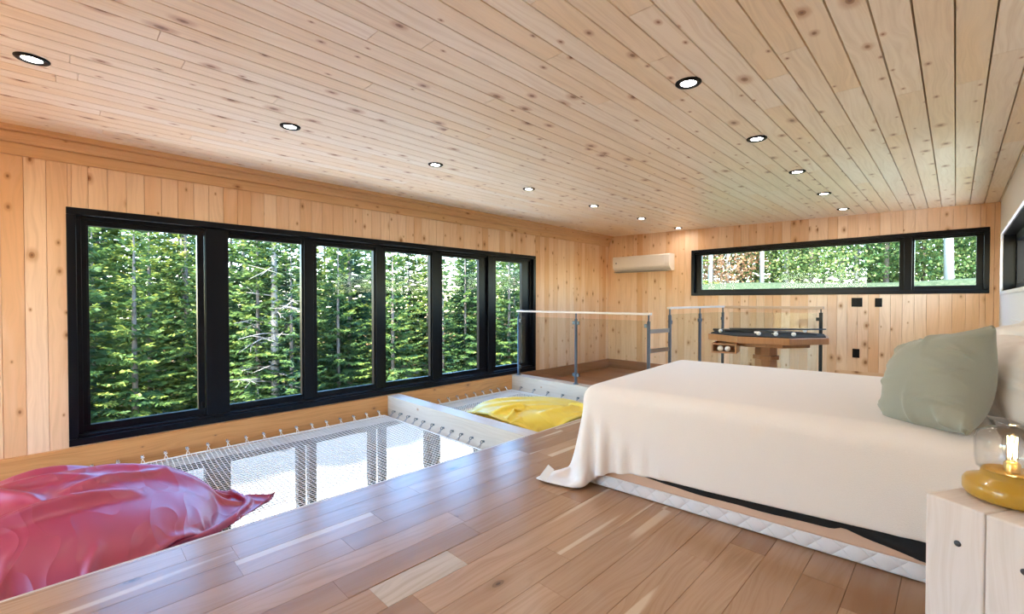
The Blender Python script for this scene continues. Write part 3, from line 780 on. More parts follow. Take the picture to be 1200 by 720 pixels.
# ------------------------------------------------------------------ beanbags on the nets
def bag(name, label, W, H, rot, cen, mat, vol, press, nxny, seed, floor_z, mounds, squeeze, ridges=(), yclip=None):
    """slack fabric bag over a settled heap of filling; the seams are pushed inwards so that the cloth folds"""
    ct, st = math.cos(rot), math.sin(rot); R = np.array([[ct, -st], [st, ct]]); C2 = np.array(cen[:2]); cnt_ = [0]
    def heap(L):
        z = np.zeros(len(L))
        for (mx, my, rx, ry, hh, pw) in mounds:
            q = ((L[:, 0] - mx) / rx) ** 2 + ((L[:, 1] - my) / ry) ** 2
            z = np.maximum(z, hh * np.sqrt(np.clip(1 - q ** pw, 0, 1)))
        for a_, b_, wd, amp in ridges:
            A_, D_ = np.array(a_), np.array(b_) - np.array(a_)
            t = np.clip(((L - A_) @ D_) / (D_ @ D_), 0, 1); d = np.linalg.norm(L - A_ - t[:, None] * D_, axis=1)
            z += amp * np.clip(1 - d / wd, 0, 1) ** 1.3 * np.sin(np.pi * np.clip(t * .8 + .15, 0, 1))
        return z
    ntop = (nxny[0] + 1) * (nxny[1] + 1)
    def coll(Q, P):
        cnt_[0] += 1; t = min(1.0, cnt_[0] / 700.0)
        L = (Q[:, :2] - C2) @ R
        sx, sy = W / 2 * (1 - squeeze[0] * t), H / 2 * (1 - squeeze[1] * t)
        L[:, 0] = np.clip(L[:, 0], -sx, sx); L[:, 1] = np.clip(L[:, 1], -sy, sy)
        Q[:, :2] = L @ R.T + C2
        z = np.full(len(Q), floor_z); z[:ntop] += heap(L)[:ntop]
        hit = Q[:, 2] < z; Q[hit, 2] = z[hit]; Q[hit, :2] -= (Q - P)[hit, :2] * .35
        Q[:, 0] = np.clip(Q[:, 0], XL + .085, EDGE - .03)
        if yclip: Q[:, 1] = np.clip(Q[:, 1], *yclip)
        return Q
    P, F = pillow_sim(W, H, nxny[0], nxny[1], vol, press, lambda L: np.concatenate([L[:, :2] @ R.T + C2, L[:, 2:] + floor_z + .32], 1), coll, steps=150, iters=9, seed=seed, puff=.12, damp=.92)
    o = mesh_from(name, P - np.array([cen[0], cen[1], NETZ]), F, mat, subd=1)
    o.location = (cen[0], cen[1], NETZ); tag(o, label, 'beanbag'); return o, P
bagp, PP = bag('beanbag', 'big shiny magenta beanbag lying on the large net', 1.95, 1.55, math.radians(33), (-3.55, -.08, NETZ), M['pink'], .23, 10, (84, 68), 5, NETZ - .03,
               [(.02, .03, .84, .64, .29, 1)], (.10, .10),
               [((.62, .50), (-.20, .22), .12, .07), ((.45, .10), (.10, -.45), .07, .07), ((-.62, -.22), (.12, -.12), .06, .10), ((-.30, -.55), (.0, -.28), .06, .08), ((.18, .0), (.32, .35), .06, .07), ((-.5, .1), (-.2, .4), .07, .06), ((-.25,-.1),(.1,.2),.06,.06)])
bagy, PY = bag('beanbag', 'flat yellow beanbag on the small net beyond the cross beam', 1.55, 1.30, math.radians(56), (-3.20, 3.52, NETZ), M['yellow'], .17, 10, (64, 54), 9, NETZ - .02,
               [(0, 0, .72, .58, .21, 3)], (.10, .10), [((-.55, .2), (.1, .28), .06, .035), ((-.55, .0), (.2, .05), .06, .035), ((-.5, -.25), (.3, -.15), .07, .04), ((.0, -.4), (.5, -.2), .06, .04)], (2.80, 4.58))

# ------------------------------------------------------------------ nightstand and lamp
NA = math.atan2(1.753 - 1.865, .132 + .063)
NO = (-.060, 1.862)
ns = thing('nightstand', 'whitewashed nightstand of squared timber blocks beside the bed', 'nightstand', (NO[0], NO[1], 0), NA)
for i in range(2):
    mb = MB(); mb.box((.142 * i + .001, 0, 0), (.142 * (i + 1) - .001, .285, .5), .006, 0, .3 + .4 * i, 2, seg=3); blk_ = mb.build('timber_block', M['nightstand'], ns)
    for zz_ in (.385, .115):
        p = MB(); p.lathe([(0, 0), (.0085, 0), (.0085, .004), (.006, .006), (0, .006)], 16)
        p.v = [(x + .142 * i + .082, -z_ + .002, y + zz_) for x, y, z_ in p.v]
        p.build('bolt', M['plug'], blk_)
LX, LY = .122, 1.955
lamp = thing('table_lamp', 'mustard table lamp with clear glass jar and glowing filament bulb', 'lamp', (LX, LY, .5))
mb = MB(); mb.lathe([(.070, 0), (.098, .010), (.104, .022), (.104, .046), (.098, .056), (.070, .068), (.066, .074), (.064, .088), (.060, .090), (0, .090)], 48); mb.build('base', M['amber'], lamp)
mb = MB(); mb.lathe([(.064, .086), (.075, .094), (.079, .12), (.080, .175), (.074, .197), (.052, .212), (.036, .216), (.034, .222), (.040, .232)], 48, caps=False); g_ = mb.build('glass_shade', M['lampglass'], lamp)
md = g_.modifiers.new('s', 'SOLIDIFY'); md.thickness = .003
mb = MB(); mb.lathe([(.018, .090), (.018, .112), (.014, .118), (0, .118)], 24); mb.build('socket', M['brass'], lamp)
mb = MB(); mb.lathe([(.010, .118), (.014, .126), (.020, .142), (.022, .165), (.019, .188), (.010, .202), (.003, .206), (0, .207)], 24, caps=False); bl_ = mb.build('bulb', M['lampglass'], lamp)
mb = MB()
for k in range(6):
    a = k * PI / 3; mb.tube([(.008 * math.cos(a), .008 * math.sin(a), .130), (.011 * math.cos(a + .5), .011 * math.sin(a + .5), .190)], .0013, 5)
mb.build('filament', M['filament'], bl_)

# ------------------------------------------------------------------ railings
def clampmb(c, d):
    b = MB(); b.box((c[0] - d[0], c[1] - d[1], c[2] - .022), (c[0] + d[0], c[1] + d[1], c[2] + .022), .004); return b
def railing(label, pts, ztop, hand, round_post, zclamp=(.80, .12), gap=.02, parent_loc=None, wood_w=.024, skip=0, thick=.026):
    p0 = pts[0]; root = thing('glass_railing', label, 'railing', (p0[0], p0[1], 0))
    L = lambda p: (p[0] - p0[0], p[1] - p0[1])
    d = Vector((pts[-1][0] - p0[0], pts[-1][1] - p0[1], 0)).normalized(); ax = 0 if abs(d.x) > .5 else 1
    for p in pts[skip:]:
        x, y = L(p); b = MB()
        if round_post: b.lathe([(.036, 0), (.036, .008), (.019, .010), (.019, ztop - .10), (.016, ztop - .098), (.009, ztop - .094), (.009, ztop - .02)], 20, c=(x, y, 0))
        else:
            w = (.02, .006) if ax == 0 else (.006, .02)
            b.box((x - .019, y - .010, 0), (x + .019, y + .010, ztop - .08), .002); b.lathe([(.007, ztop - .09), (.007, ztop - .02)], 12, c=(x, y, 0)); b.box((x - .04, y - .04, 0), (x + .04, y + .04, .008), .002)
        b.build('post', M['steel'] if round_post else M['black'], root)
        for zc in zclamp:
            for sgn in (-1, 1):
                if (p is pts[0] and sgn < 0) or (p is pts[-1] and sgn > 0): continue
                c = (x + d.x * .034 * sgn, y + d.y * .034 * sgn, zc); dd = (.018, .012) if ax == 0 else (.012, .018)
                clampmb(c, dd).build('clamp', M['steel'] if round_post else M['black'], root)
    for a, b_ in zip(pts[:-1], pts[1:]):
        xa, ya = L(a); xb, yb = L(b_); g = MB()
        s = Vector((xb - xa, yb - ya, 0)).normalized() * .04
        lo = (min(xa, xb) + (abs(s.x) if ax == 0 else -.005), min(ya, yb) + (abs(s.y) if ax == 1 else -.005), .07)
        hi = (max(xa, xb) - (abs(s.x) if ax == 0 else -.005), max(ya, yb) - (abs(s.y) if ax == 1 else -.005), ztop - .09)
        g.box(lo, hi, .001); g.build('glass_panel', M['railglass'], root)
    xa, ya = L(p0); xb, yb = L(pts[-1]); r = MB(); e = .03
    if ax == 0: r.box((min(xa, xb) - e, ya - wood_w, ztop - thick), (max(xa, xb) + e, ya + wood_w, ztop), .005, along=0)
    else: r.box((xa - wood_w, min(ya, yb) - e, ztop - thick), (xa + wood_w, max(ya, yb) + e, ztop), .005, along=1)
    r.build('handrail', hand, root)
    return root
r1 = railing('glass railing with three round posts on the pale beam beside the window wall', [(-4.545, 4.703), (-3.506, 4.703), (-2.482, 4.703)], .950, M['rail_pale'], True)
r2 = railing('taller glass railing running from the ladder bars towards the end wall', [(EDGE + .0, 5.13), (EDGE + .0, 6.02), (EDGE + .0, 6.85)], 1.015, M['rail_pale'], True, zclamp=(.83, .12))
r3 = railing('glass railing with brown handrail in front of the end wall, behind the games table', [(EDGE + .04, 6.885), (-1.231, 6.885)], 1.015, M['rail_wood'], False, zclamp=(.85, .12), skip=1, thick=.036)
for z in (.735, .51):
    b = MB(); p0 = (-2.482, 4.703)
    q0 = Vector((p0[0] + 4.545, .019, z)); q1 = Vector((EDGE + 4.545, 5.13 - 4.703 - .019, z))
    n_ = Vector((-(q1 - q0).y, (q1 - q0).x, 0)).normalized() * .004
    vs = [q0 - n_ + Vector((0, 0, -.024)), q0 + n_ + Vector((0, 0, -.024)), q1 + n_ + Vector((0, 0, -.024)), q1 - n_ + Vector((0, 0, -.024))]
    vs += [v + Vector((0, 0, .048)) for v in vs]
    b.add(vs, [[3, 2, 1, 0], [4, 5, 6, 7], [0, 1, 5, 4], [1, 2, 6, 5], [2, 3, 7, 6], [3, 0, 4, 7]]); b.build('link_bar', M['brushed'], r1)

# ------------------------------------------------------------------ octagonal games table
TX, TY, TZ = -1.36, 5.02, .750
tb = thing('games_table', 'octagonal brown wooden games table with pedestal, behind the bed', 'table', (TX, TY, 0), math.radians(12))
def octo(r): return [(r * math.cos(PI / 8 + k * PI / 4), r * math.sin(PI / 8 + k * PI / 4)) for k in range(8)]
mb = MB(); mb.prism(octo(.555), TZ - .062, TZ, .006); mb.build('tabletop', M['table_wood'], tb)
mb = MB(); mb.prism(octo(.53), TZ, TZ + .010, .003); mb.build('playing_surface', M['felt'], tb)
mb = MB(); mb.prism(octo(.40), TZ - .105, TZ - .062, .004); mb.build('apron', M['table_wood'], tb)
mb = MB(); bx = -.33
for lo, hi in [((bx - .11, -.47, TZ - .17), (bx + .11, -.46 + .3, TZ - .155)), ((bx - .11, -.47, TZ - .155), (bx - .095, -.17, TZ - .075)), ((bx + .095, -.47, TZ - .155), (bx + .11, -.17, TZ - .075)), ((bx - .11, -.185, TZ - .155), (bx + .11, -.17, TZ - .075)), ((bx - .11, -.47, TZ - .09), (bx + .11, -.455, TZ - .075))]: mb.box(lo, hi, .002, along=0)
mb.build('ball_tray', M['table_wood'], tb)
mb = MB(); mb.prism(octo(.105), .06, TZ - .12, .004); mb.build('pedestal', M['table_wood'], tb)
mb = MB(); mb.prism(octo(.125), .50, .54, .005); mb.prism(octo(.30), 0, .04, .006); mb.prism(octo(.20), .04, .08, .006); mb.build('pedestal_foot', M['table_wood'], tb)
mb = MB()
for i, (x, y) in enumerate([(.07, -.06), (-.07, .06), (.08, .07), (-.08, -.08)]): mb.lathe([(.020, TZ + .010), (.022, TZ + .016), (.022, TZ + .026), (.016, TZ + .030), (0, TZ + .030)], 16, c=(x, y, 0))
mb.build('bumpers', M['ball'], tb)
Rz = Matrix.Rotation(math.radians(12), 4, 'Z'); Tm = Matrix.Translation((TX, TY, 0)) @ Rz
for i, x in enumerate((-.035, .03)):
    b = MB(); n = 10; b.lathe([(max(1e-4, .027 * math.sin(PI * k / n)), -.027 * math.cos(PI * k / n)) for k in range(n + 1)], 16, caps=False)
    o = b.build('billiard_ball', M['ball']); o.location = Tm @ Vector((bx + x, -.43, TZ - .155 + .028)); tag(o, 'white ball in the tray under the games table, %s' % ('on its window side' if i == 0 else 'on its bed-head side'), 'ball', 'balls in the table tray')
for i, (a, b_, lab) in enumerate([((-.50, .05), (.42, -.22), 'thin dark cue lying across the games table, thick end towards the window'), ((-.30, -.30), (.50, .12), 'second dark cue crossing the other on the games table')]):
    b = MB(); z = TZ + .012 + .014 + .030 * i; A = Tm @ Vector((*a, z)); B_ = Tm @ Vector((*b_, z + .004))
    b.tube([A - A, (B_ - A) * .5, B_ - A], [.014, .011, .006], 10); o = b.build('cue_stick', M['cue']); o.location = A; tag(o, lab, 'cue', 'cues on the games table')
for i, (x, y) in enumerate([(-.40, -.18), (.10, -.40), (.24, -.36), (-.04, -.40), (.33, .28)]):
    b = MB(); n = 10; b.lathe([(max(1e-4, 0.020 * math.sin(PI * k / n)), -.020 * math.cos(PI * k / n)) for k in range(n + 1)], 16, caps=False)
    o = b.build('billiard_ball', M['ball']); o.location = Tm @ Vector((x, y, TZ + .0305)); tag(o, 'white ball on top of the games table, %s from its window end' % ['first', 'third', 'fourth', 'second', 'fifth'][i], 'ball', 'balls on the games table')
b = MB(); b.box((-.16, -.10, 0), (.16, .10, .022), .004); o = b.build('ball_rack', M['cue']); o.location = Tm @ Vector((-.26, .12, TZ + .012)); o.rotation_euler = (0, 0, .5); tag(o, 'flat dark case lying on the games table', 'case')

# ------------------------------------------------------------------ air conditioner, plates, downlights, wicker
ac = thing('air_conditioner', 'white wall-mounted air conditioner on the end wall near the window wall corner', 'air conditioner', (-3.88, YF - .006, 1.60))
W2 = .535
mb = MB()
pr_ = [(0, 0.0), (-.10, 0.0), (-.165, .045), (-.19, .075), (-.20, .12), (-.195, .255), (-.175, .275), (0, .278)]
vs = [(s_ * W2, y, z) for s_ in (-1, 1) for y, z in pr_]; n = len(pr_)
mb.add(vs, [[i, i + 1, n + i + 1, n + i] for i in range(n - 1)] + [[n - 1, 0, n, 2 * n - 1], list(range(n))[::-1], list(range(n, 2 * n))]); mb.build('casing', M['acwhite'], ac)
mb = MB(); mb.box((-W2 + .02, -.19, .0), (W2 - .08, -.04, .012), .003, rot=None); mb.v = [(x, y, z - .008) for x, y, z in mb.v]; mb.build('louver', M['grey'], ac)
mb = MB(); mb.box((-W2 + .015, -.204, .085), (W2 - .085, -.198, .25), .003); mb.build('front_panel', M['acwhite'], ac)
mb = MB(); mb.lathe([(0, 0), (.014, 0), (.014, .004), (0, .004)], 16); mb.v = [(x - W2 + .075, -z - .203, y + .16) for x, y, z in mb.v]; mb.build('badge', M['grey'], ac)
mb = MB(); mb.box((-.33, -.06, .285), (-.22, 0, .66), .004); mb.build('line_cover', M['acwhite'] if False else M['pine'], ac)
def plate(name, label, x0, x1, z0, z1, kind):
    t = thing(name, label, 'wall plate', ((x0 + x1) / 2, YF, z0)); w = (x1 - x0) / 2; h = z1 - z0
    a = MB(); a.box((-w, -.008, 0), (w, 0, h), .002); a.build('cover', M['blackmat'], t)
    n = 2 if w > .045 else 1
    for i in range(n):
        cx = 0 if n == 1 else (-.026 if i == 0 else .026)
        a = MB(); a.box((cx - .017, -.012, h * .22), (cx + .017, -.007, h * .78), .002); a.build(kind, M['blackmat'], t)
plate('light_switch', 'black double light switch on the end wall below the wide window', -.96, -.848, 1.012, 1.127, 'rocker')
plate('light_switch', 'black single light switch beside the double one, nearer the white wall', -.722, -.652, 1.012, 1.122, 'rocker')
plate('power_outlet', 'black power outlet low on the end wall, under the switches', -.945, -.872, .352, .466, 'socket_face')
def make_light():
    t = thing('downlight', 'x', 'downlight')
    a = MB(); a.lathe([(.037, -.003), (.042, -.007), (.058, -.007), (.063, -.002), (.063, .004)], 32, caps=False); a.lathe([(.037, -.003), (.037, .006)], 32, caps=False); a.build('trim_ring', M['blackmat'], t)
    a = MB(); a.lathe([(0.0001, -.0015), (.038, -.0015)], 32, caps=False); a.build('lens', M['lens'], t)
    return t
dl = make_light(); firstl = True
LL = [(-3.15, -.1 + 1.17 * i) for i in range(7)]; RR = [(-.975, 2.25 + 1.10 * i) for i in range(5)]
for row, lst in (('window side', LL), ('bed side', RR)):
    for i, (x, y) in enumerate(lst):
        o = dl if firstl else copy_tree(dl); firstl = False
        o.location = (x, y, ceil_z(x) - .002); o.rotation_euler = (0, -math.atan(SLOPE), 0)
        tag(o, 'black-rimmed ceiling downlight, %s from the end wall in the %s row' % (ORD[len(lst) - 1 - i], row), 'downlight', 'ceiling downlights, %s row' % row)
for x, y in [(-.975, 1.15), (-.975, .05), (-.975, -1.05), (-3.15, -1.27)]:
    o = copy_tree(dl); o.location = (x, y, ceil_z(x) - .002); o.rotation_euler = (0, -math.atan(SLOPE), 0); tag(o, 'round black-rimmed ceiling downlight behind the photographer', 'downlight', 'ceiling downlights behind the photographer')
mb = MB(); mb.box((XR + .03, NY0 + .04, NZ0 + .002), (XR + .125, NY1 - .025, NZ1 - .06), .012, seg=3)
o = mb.build('wicker_basket', M['wicker'], None, (XR + .08, (NY0 + NY1) / 2, NZ0 + .002)); tag(o, 'brown wicker basket in the white recess at the bed head', 'basket')

# ------------------------------------------------------------------ outside
def sstep(a, b, x): t = np.clip((x - a) / (b - a), 0, 1); return t * t * (3 - 2 * t)
def ground_z(x, y):
    added_hill = 4.55 * sstep(9.5, 15.5, y) * sstep(-11.5, -7.5, x)  # made-up grassy rise, stands in for haze low in the end window
    slope = .9 * sstep(-14, -26, -(-x)) * 0
    return LOW + added_hill + .06 * np.sin(x * .9) * np.cos(y * .8) * sstep(6, 12, np.abs(x) + np.abs(y)) + 2.2 * sstep(14, 34, -x)
def ground():
    xs = np.arange(-60, 41, 1.0); ys = np.arange(-45, 61, 1.0)
    X, Y = np.meshgrid(xs, ys, indexing='ij'); Z = ground_z(X, Y) - .01
    P = np.stack([X, Y, Z], -1).reshape(-1, 3); m = len(ys)
    F = [[i * m + j, (i + 1) * m + j, (i + 1) * m + j + 1, i * m + j + 1] for i in range(len(xs) - 1) for j in range(m - 1)]
    mt, nt, out = newmat('ground'); k = N(nt)
    g = k.n('NewGeometry'); s = k.n('SeparateXYZ'); k.l(g.outputs['Position'], s.inputs[0]); x, y, z = s.outputs
    nz = k.n('TexNoise'); nz.inputs['Scale'].default_value = .55; nz.inputs['Detail'].default_value = 6; k.l(g.outputs['Position'], nz.inputs['Vector'])
    fine = k.n('TexNoise'); fine.inputs['Scale'].default_value = 14; fine.inputs['Detail'].default_value = 5; k.l(g.outputs['Position'], fine.inputs['Vector'])
    grass = k.ramp(fine.outputs[0], [(.3, (.026, .038, .018)), (.6, (.052, .068, .034)), (.8, (.08, .092, .052))])
    litter = k.ramp(nz.outputs[0], [(.35, (.06, .07, .025)), (.55, (.20, .12, .06)), (.7, (.36, .19, .09))])
    gravel = k.mix(fine.outputs[0], (.19, .19, .185), (.26, .255, .25)); gravel_shade = k.mix(fine.outputs[0], (.06, .07, .078), (.09, .10, .11))  # second, darker tone paints tree shade into the far gravel
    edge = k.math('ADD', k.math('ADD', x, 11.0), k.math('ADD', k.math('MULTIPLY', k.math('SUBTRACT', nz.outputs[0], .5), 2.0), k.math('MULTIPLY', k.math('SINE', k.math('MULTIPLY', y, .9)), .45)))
    yard = k.mix(k.smooth(edge, -.25, .25), gravel_shade, gravel)
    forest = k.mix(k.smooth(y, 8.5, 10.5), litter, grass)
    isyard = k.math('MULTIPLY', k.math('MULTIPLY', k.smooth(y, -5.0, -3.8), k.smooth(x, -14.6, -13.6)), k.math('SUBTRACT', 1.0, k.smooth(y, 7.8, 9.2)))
    yard = k.mix(k.smooth(x, -9.3, -9.1), yard, k.mix(fine.outputs[0], (.66, .65, .63), (.76, .75, .73)))  # unseen pale apron by the house, added to bounce sunlight to the ceiling
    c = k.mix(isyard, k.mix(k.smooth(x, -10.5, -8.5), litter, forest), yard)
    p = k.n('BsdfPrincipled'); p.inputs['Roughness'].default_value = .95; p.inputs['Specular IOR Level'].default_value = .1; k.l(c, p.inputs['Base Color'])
    b = k.n('Bump'); b.inputs['Strength'].default_value = .6; b.inputs['Distance'].default_value = .05; k.l(fine.outputs[0], b.inputs['Height']); k.l(b.outputs[0], p.inputs['Normal'])
    k.l(p.outputs[0], out.inputs[0])
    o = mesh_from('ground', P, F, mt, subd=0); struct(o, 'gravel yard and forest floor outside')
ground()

def blades(P0, D, L, W, up, rnd, rows):
    """append thin diamond needles sprays"""
    rows.append((P0, D, L, W, up, rnd))
def spruce_mesh(seed, H, R, step=.24, bare=0.04, dens=1.0, droop=.35):
    rr = np.random.RandomState(seed); V, F, C = [], [], []
    def blade(p, d, L, w, side):
        o = len(V); e = p + d * L
        V.extend([p, p + d * L * .45 + side * w, e, p + d * L * .45 - side * w]); F.append([o, o + 1, o + 2, o + 3])
    z = H * bare
    while z < H * .985:
        t = z / H; Lb0 = R * (1 - t) ** .8 + .06; nb = int(rr.randint(6, 9) * (0.75 + .25 * (1 - t)))
        a0 = rr.rand() * 6.28
        for k in range(nb):
            a = a0 + 6.28 * k / nb + rr.randn() * .25; Lb = Lb0 * rr.uniform(.7, 1.12); zb = z + rr.randn() * step * .35
            el0 = .45 * t - droop * (1 - t) + rr.randn() * .08
            h = np.array([math.cos(a), math.sin(a), 0]); sd = np.array([-h[1], h[0], 0]); br = rr.rand()
            nn = max(3, int(Lb / .085 * dens)); pos = np.array([0, 0, zb]); seg = Lb / nn
            for i in range(nn):
                s = i / nn; el = el0 + .35 * s * s + .0
                d = h * math.cos(el) + np.array([0, 0, math.sin(el)])
                pos = pos + d * seg
                if s < .05: continue
                tl = (.30 * (1 - s) ** .7 + .07) * min(1.0, .4 + Lb * .5) * rr.uniform(.75, 1.25)
                upv = np.cross(h, sd)
                for q in (-1, 1):
                    td = d * rr.uniform(.45, .75) + sd * q * rr.uniform(.6, .9) + np.array([0, 0, rr.uniform(-.35, .08)]); td /= np.linalg.norm(td)
                    s2 = np.cross(td, np.array([0, 0, 1.0])); s2 /= np.linalg.norm(s2) + 1e-9
                    tw = s2 * math.cos(rr.rand() * 1.2) + np.array([0, 0, 1]) * math.sin(rr.randn() * .6)
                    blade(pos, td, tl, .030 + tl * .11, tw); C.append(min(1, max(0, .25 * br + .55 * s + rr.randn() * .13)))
                if i % 2 == 0:
                    td = d * .5 + np.array([0, 0, rr.uniform(-.9, -.3)]) + sd * rr.randn() * .3; td /= np.linalg.norm(td)
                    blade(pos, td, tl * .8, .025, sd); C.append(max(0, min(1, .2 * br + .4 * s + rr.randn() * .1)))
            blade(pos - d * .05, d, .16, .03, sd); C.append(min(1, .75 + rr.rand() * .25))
        z += step * (1 - .35 * t) * rr.uniform(.85, 1.15)
    for q in range(6): blade(np.array([0, 0, H * .96]), np.array([math.cos(q) * .25, math.sin(q) * .25, 1.0]), .3, .02, np.array([1.0, 0, 0])); C.append(.8)
    return np.array(V), F, C
def fast_mesh(name, V, F, C, mat):
    me = bpy.data.meshes.new(name); nf = len(F); Fa = np.array(F, dtype=np.int32)
    me.vertices.add(len(V)); me.vertices.foreach_set('co', np.asarray(V, dtype=np.float32).ravel())
    me.loops.add(nf * 4); me.loops.foreach_set('vertex_index', Fa.ravel())
    me.polygons.add(nf); me.polygons.foreach_set('loop_start', np.arange(0, nf * 4, 4, dtype=np.int32))
    me.update(calc_edges=True)
    at = me.attributes.new('rnd', 'FLOAT', 'FACE'); at.data.foreach_set('value', np.asarray(C, dtype=np.float32))
    me.materials.append(mat); return me
def tree_proto(name, fol, trunk_pts, trunk_r, tm, fm, extra=None):
    """returns function making a tree at a place"""
    tk = MB(); tk.tube(trunk_pts, trunk_r, 8)
    for pts, r in (extra or []): tk.tube(pts, r, 5)
    tko = tk.build('trunk', tm); tme = tko.data; bpy.data.objects.remove(tko)
    fme = fast_mesh('foliage', *fol, fm) if fol is not None else None
    def make(loc, rz, sc, label, cat, group=None):
        root = thing(name, label, cat, loc, rz, group); root.scale = (sc, sc, sc * 1.0)
        a = bpy.data.objects.new('trunk', tme); col.objects.link(a); a.parent = root
        if fme: b = bpy.data.objects.new('foliage', fme); col.objects.link(b); b.parent = root
        return root
    return make
SP = []
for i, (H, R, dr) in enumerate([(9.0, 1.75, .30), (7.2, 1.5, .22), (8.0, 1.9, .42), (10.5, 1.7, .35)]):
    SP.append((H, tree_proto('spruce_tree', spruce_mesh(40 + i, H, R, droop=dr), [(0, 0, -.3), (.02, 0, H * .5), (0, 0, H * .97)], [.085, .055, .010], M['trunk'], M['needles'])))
# a half bare spruce with grey dead lower limbs
def dead_spruce():
    H = 9.0; V, F, C = spruce_mesh(77, H, 1.25, bare=.48, droop=.1)
    rr = np.random.RandomState(5); ex = []
    for k in range(46):
        z = rr.uniform(.6, 5.2); a = rr.rand() * 6.28; L = rr.uniform(.5, 1.5); dz = rr.uniform(-.5, .1) * L
        p = [(math.cos(a) * L * t + rr.randn() * .03, math.sin(a) * L * t + rr.randn() * .03, z + dz * t * t + .1 * t) for t in (0, .35, .7, 1)]
        ex.append((p, [.022, .016, .010, .004]))
        for q in range(3):
            b = Vector(p[2]); ex.append(([b, b + Vector((rr.randn() * .25, rr.randn() * .25, rr.randn() * .15 - .1))], [.007, .003]))
    return tree_proto('spruce_tree', (V, F, C), [(0, 0, -.3), (.03, .02, H * .5), (0, 0, H * .97)], [.13, .085, .012], M['deadwood'], M['needles'], ex)
DEAD = dead_spruce()
def leafy(seed, H, R, n, z0, size):
    rr = np.random.RandomState(seed); V, F, C = [], [], []
    cl = [(rr.rand() * 6.28, R * rr.uniform(.2, 1.0), z0 + (H - z0) * rr.rand()) for _ in range(int(n / 45))]
    for i in range(n):
        a, r, z = cl[i % len(cl)]; w = 1.0 - .6 * (z - z0) / (H - z0)
        c = np.array([math.cos(a) * r * w, math.sin(a) * r * w, z]) + rr.randn(3) * R * .22
        d = rr.randn(3); d /= np.linalg.norm(d); s = np.cross(d, rr.randn(3)); s /= np.linalg.norm(s) + 1e-9; o = len(V); L = size * rr.uniform(.7, 1.4)
        V.extend([c, c + d * L * .5 + s * L * .35, c + d * L, c + d * L * .5 - s * L * .35]); F.append([o, o + 1, o + 2, o + 3]); C.append(rr.rand())
    return np.array(V), F, C
def branches(seed, H, R, n, z0):
    rr = np.random.RandomState(seed); ex = []
    for k in range(n):
        z = rr.uniform(z0, H * .95); a = rr.rand() * 6.28; L = R * rr.uniform(.4, 1.0) * (1.1 - .6 * z / H)
        ex.append(([(0, 0, z), (math.cos(a) * L * .5, math.sin(a) * L * .5, z + L * .35), (math.cos(a) * L, math.sin(a) * L, z + L * .55)], [.03, .018, .006]))
    return ex
BIRCH = tree_proto('birch_tree', leafy(3, 8.5, 1.6, 2600, 2.6, .13), [(0, 0, -.3), (.05, .03, 3), (.18, -.05, 6), (.1, 0, 8.4)], [.13, .11, .07, .015], M['birch'], M['leaves'], branches(3, 8.5, 1.6, 26, 2.4))
BARE = tree_proto('birch_tree', leafy(8, 7.5, 1.2, 700, 3.2, .11), [(0, 0, -.3), (.03, .0, 3), (-.1, .05, 6), (-.05, 0, 7.4)], [.10, .085, .05, .012], M['birch'], M['leaves'], branches(8, 7.5, 1.2, 22, 1.6))
ASPEN = tree_proto('broadleaf_tree', leafy(12, 6.5, 1.9, 6500, .5, .14), [(0, 0, -.3), (.03, 0, 3), (0, 0, 6.2)], [.10, .07, .02], M['trunk'], M['leaves'], branches(12, 6.5, 1.5, 18, 1.0))
RUST = tree_proto('autumn_tree', leafy(15, 6.0, 1.5, 4200, .4, .13), [(0, 0, -.3), (.03, 0, 3), (0, 0, 5.8)], [.08, .06, .02], M['deadwood'], M['autumn'], branches(15, 6, 1.3, 18, .8))

YAW, PIT, FPX = math.radians(44.892), math.radians(-.813), 521.9
def project(x, y, z):
    F_ = Vector((-math.sin(YAW) * math.cos(PIT), math.cos(YAW) * math.cos(PIT), math.sin(PIT))); R_ = Vector((math.cos(YAW), math.sin(YAW), 0)); U_ = R_.cross(F_)
    d = Vector((x, y, z)) - Vector(CAM); s = d.dot(F_); return 600 + FPX * d.dot(R_) / s, 360 - FPX * d.dot(U_) / s, s
# rays fan out from the room so that each pane is filled with trees of several depths
def pt(u, s):
    k = (u - 600) / FPX; return s * (-math.sin(YAW) + math.cos(YAW) * k), s * (math.cos(YAW) + math.sin(YAW) * k)
forest = []   # (x, y, maker index, scale)
rr = random.Random(99)
PX = [(104, 232), (268, 353), (371, 437), (451, 503), (517, 560), (581, 610)]
def plant(u, xw, mk, sc): 
    k = (u - 600) / FPX; dx, dy = -math.sin(YAW) + math.cos(YAW) * k, math.cos(YAW) + math.sin(YAW) * k
    s = (xw) / -dx; forest.append((s * dx, s * dy, mk, sc, u))
for row, (xw, du, h0, h1) in enumerate([(14.6, 62, .72, 1.0), (17.5, 56, .82, 1.12), (22.0, 48, .95, 1.25), (29, 40, 1.0, 1.35)]):
    u = 40 + row * 11
    while u < 640:
        plant(u + rr.uniform(-8, 8), xw + rr.uniform(-.9, .9), rr.randrange(4), rr.uniform(h0, h1)); u += du * rr.uniform(.85, 1.2) * (1.0 if u < 260 else .8)
plant(322, 14.0, 'dead', 1.0)
plant(596, 13.6, 1, 1.05); plant(545, 14.2, 2, .92); plant(409, 15.4, 0, 1.0)
bypane = {}
for f_ in forest:
    u = f_[4]; i = min(range(6), key=lambda q: 0 if PX[q][0] - 8 <= u <= PX[q][1] + 8 else min(abs(u - PX[q][0]), abs(u - PX[q][1])))
    bypane.setdefault(i, []).append(f_)
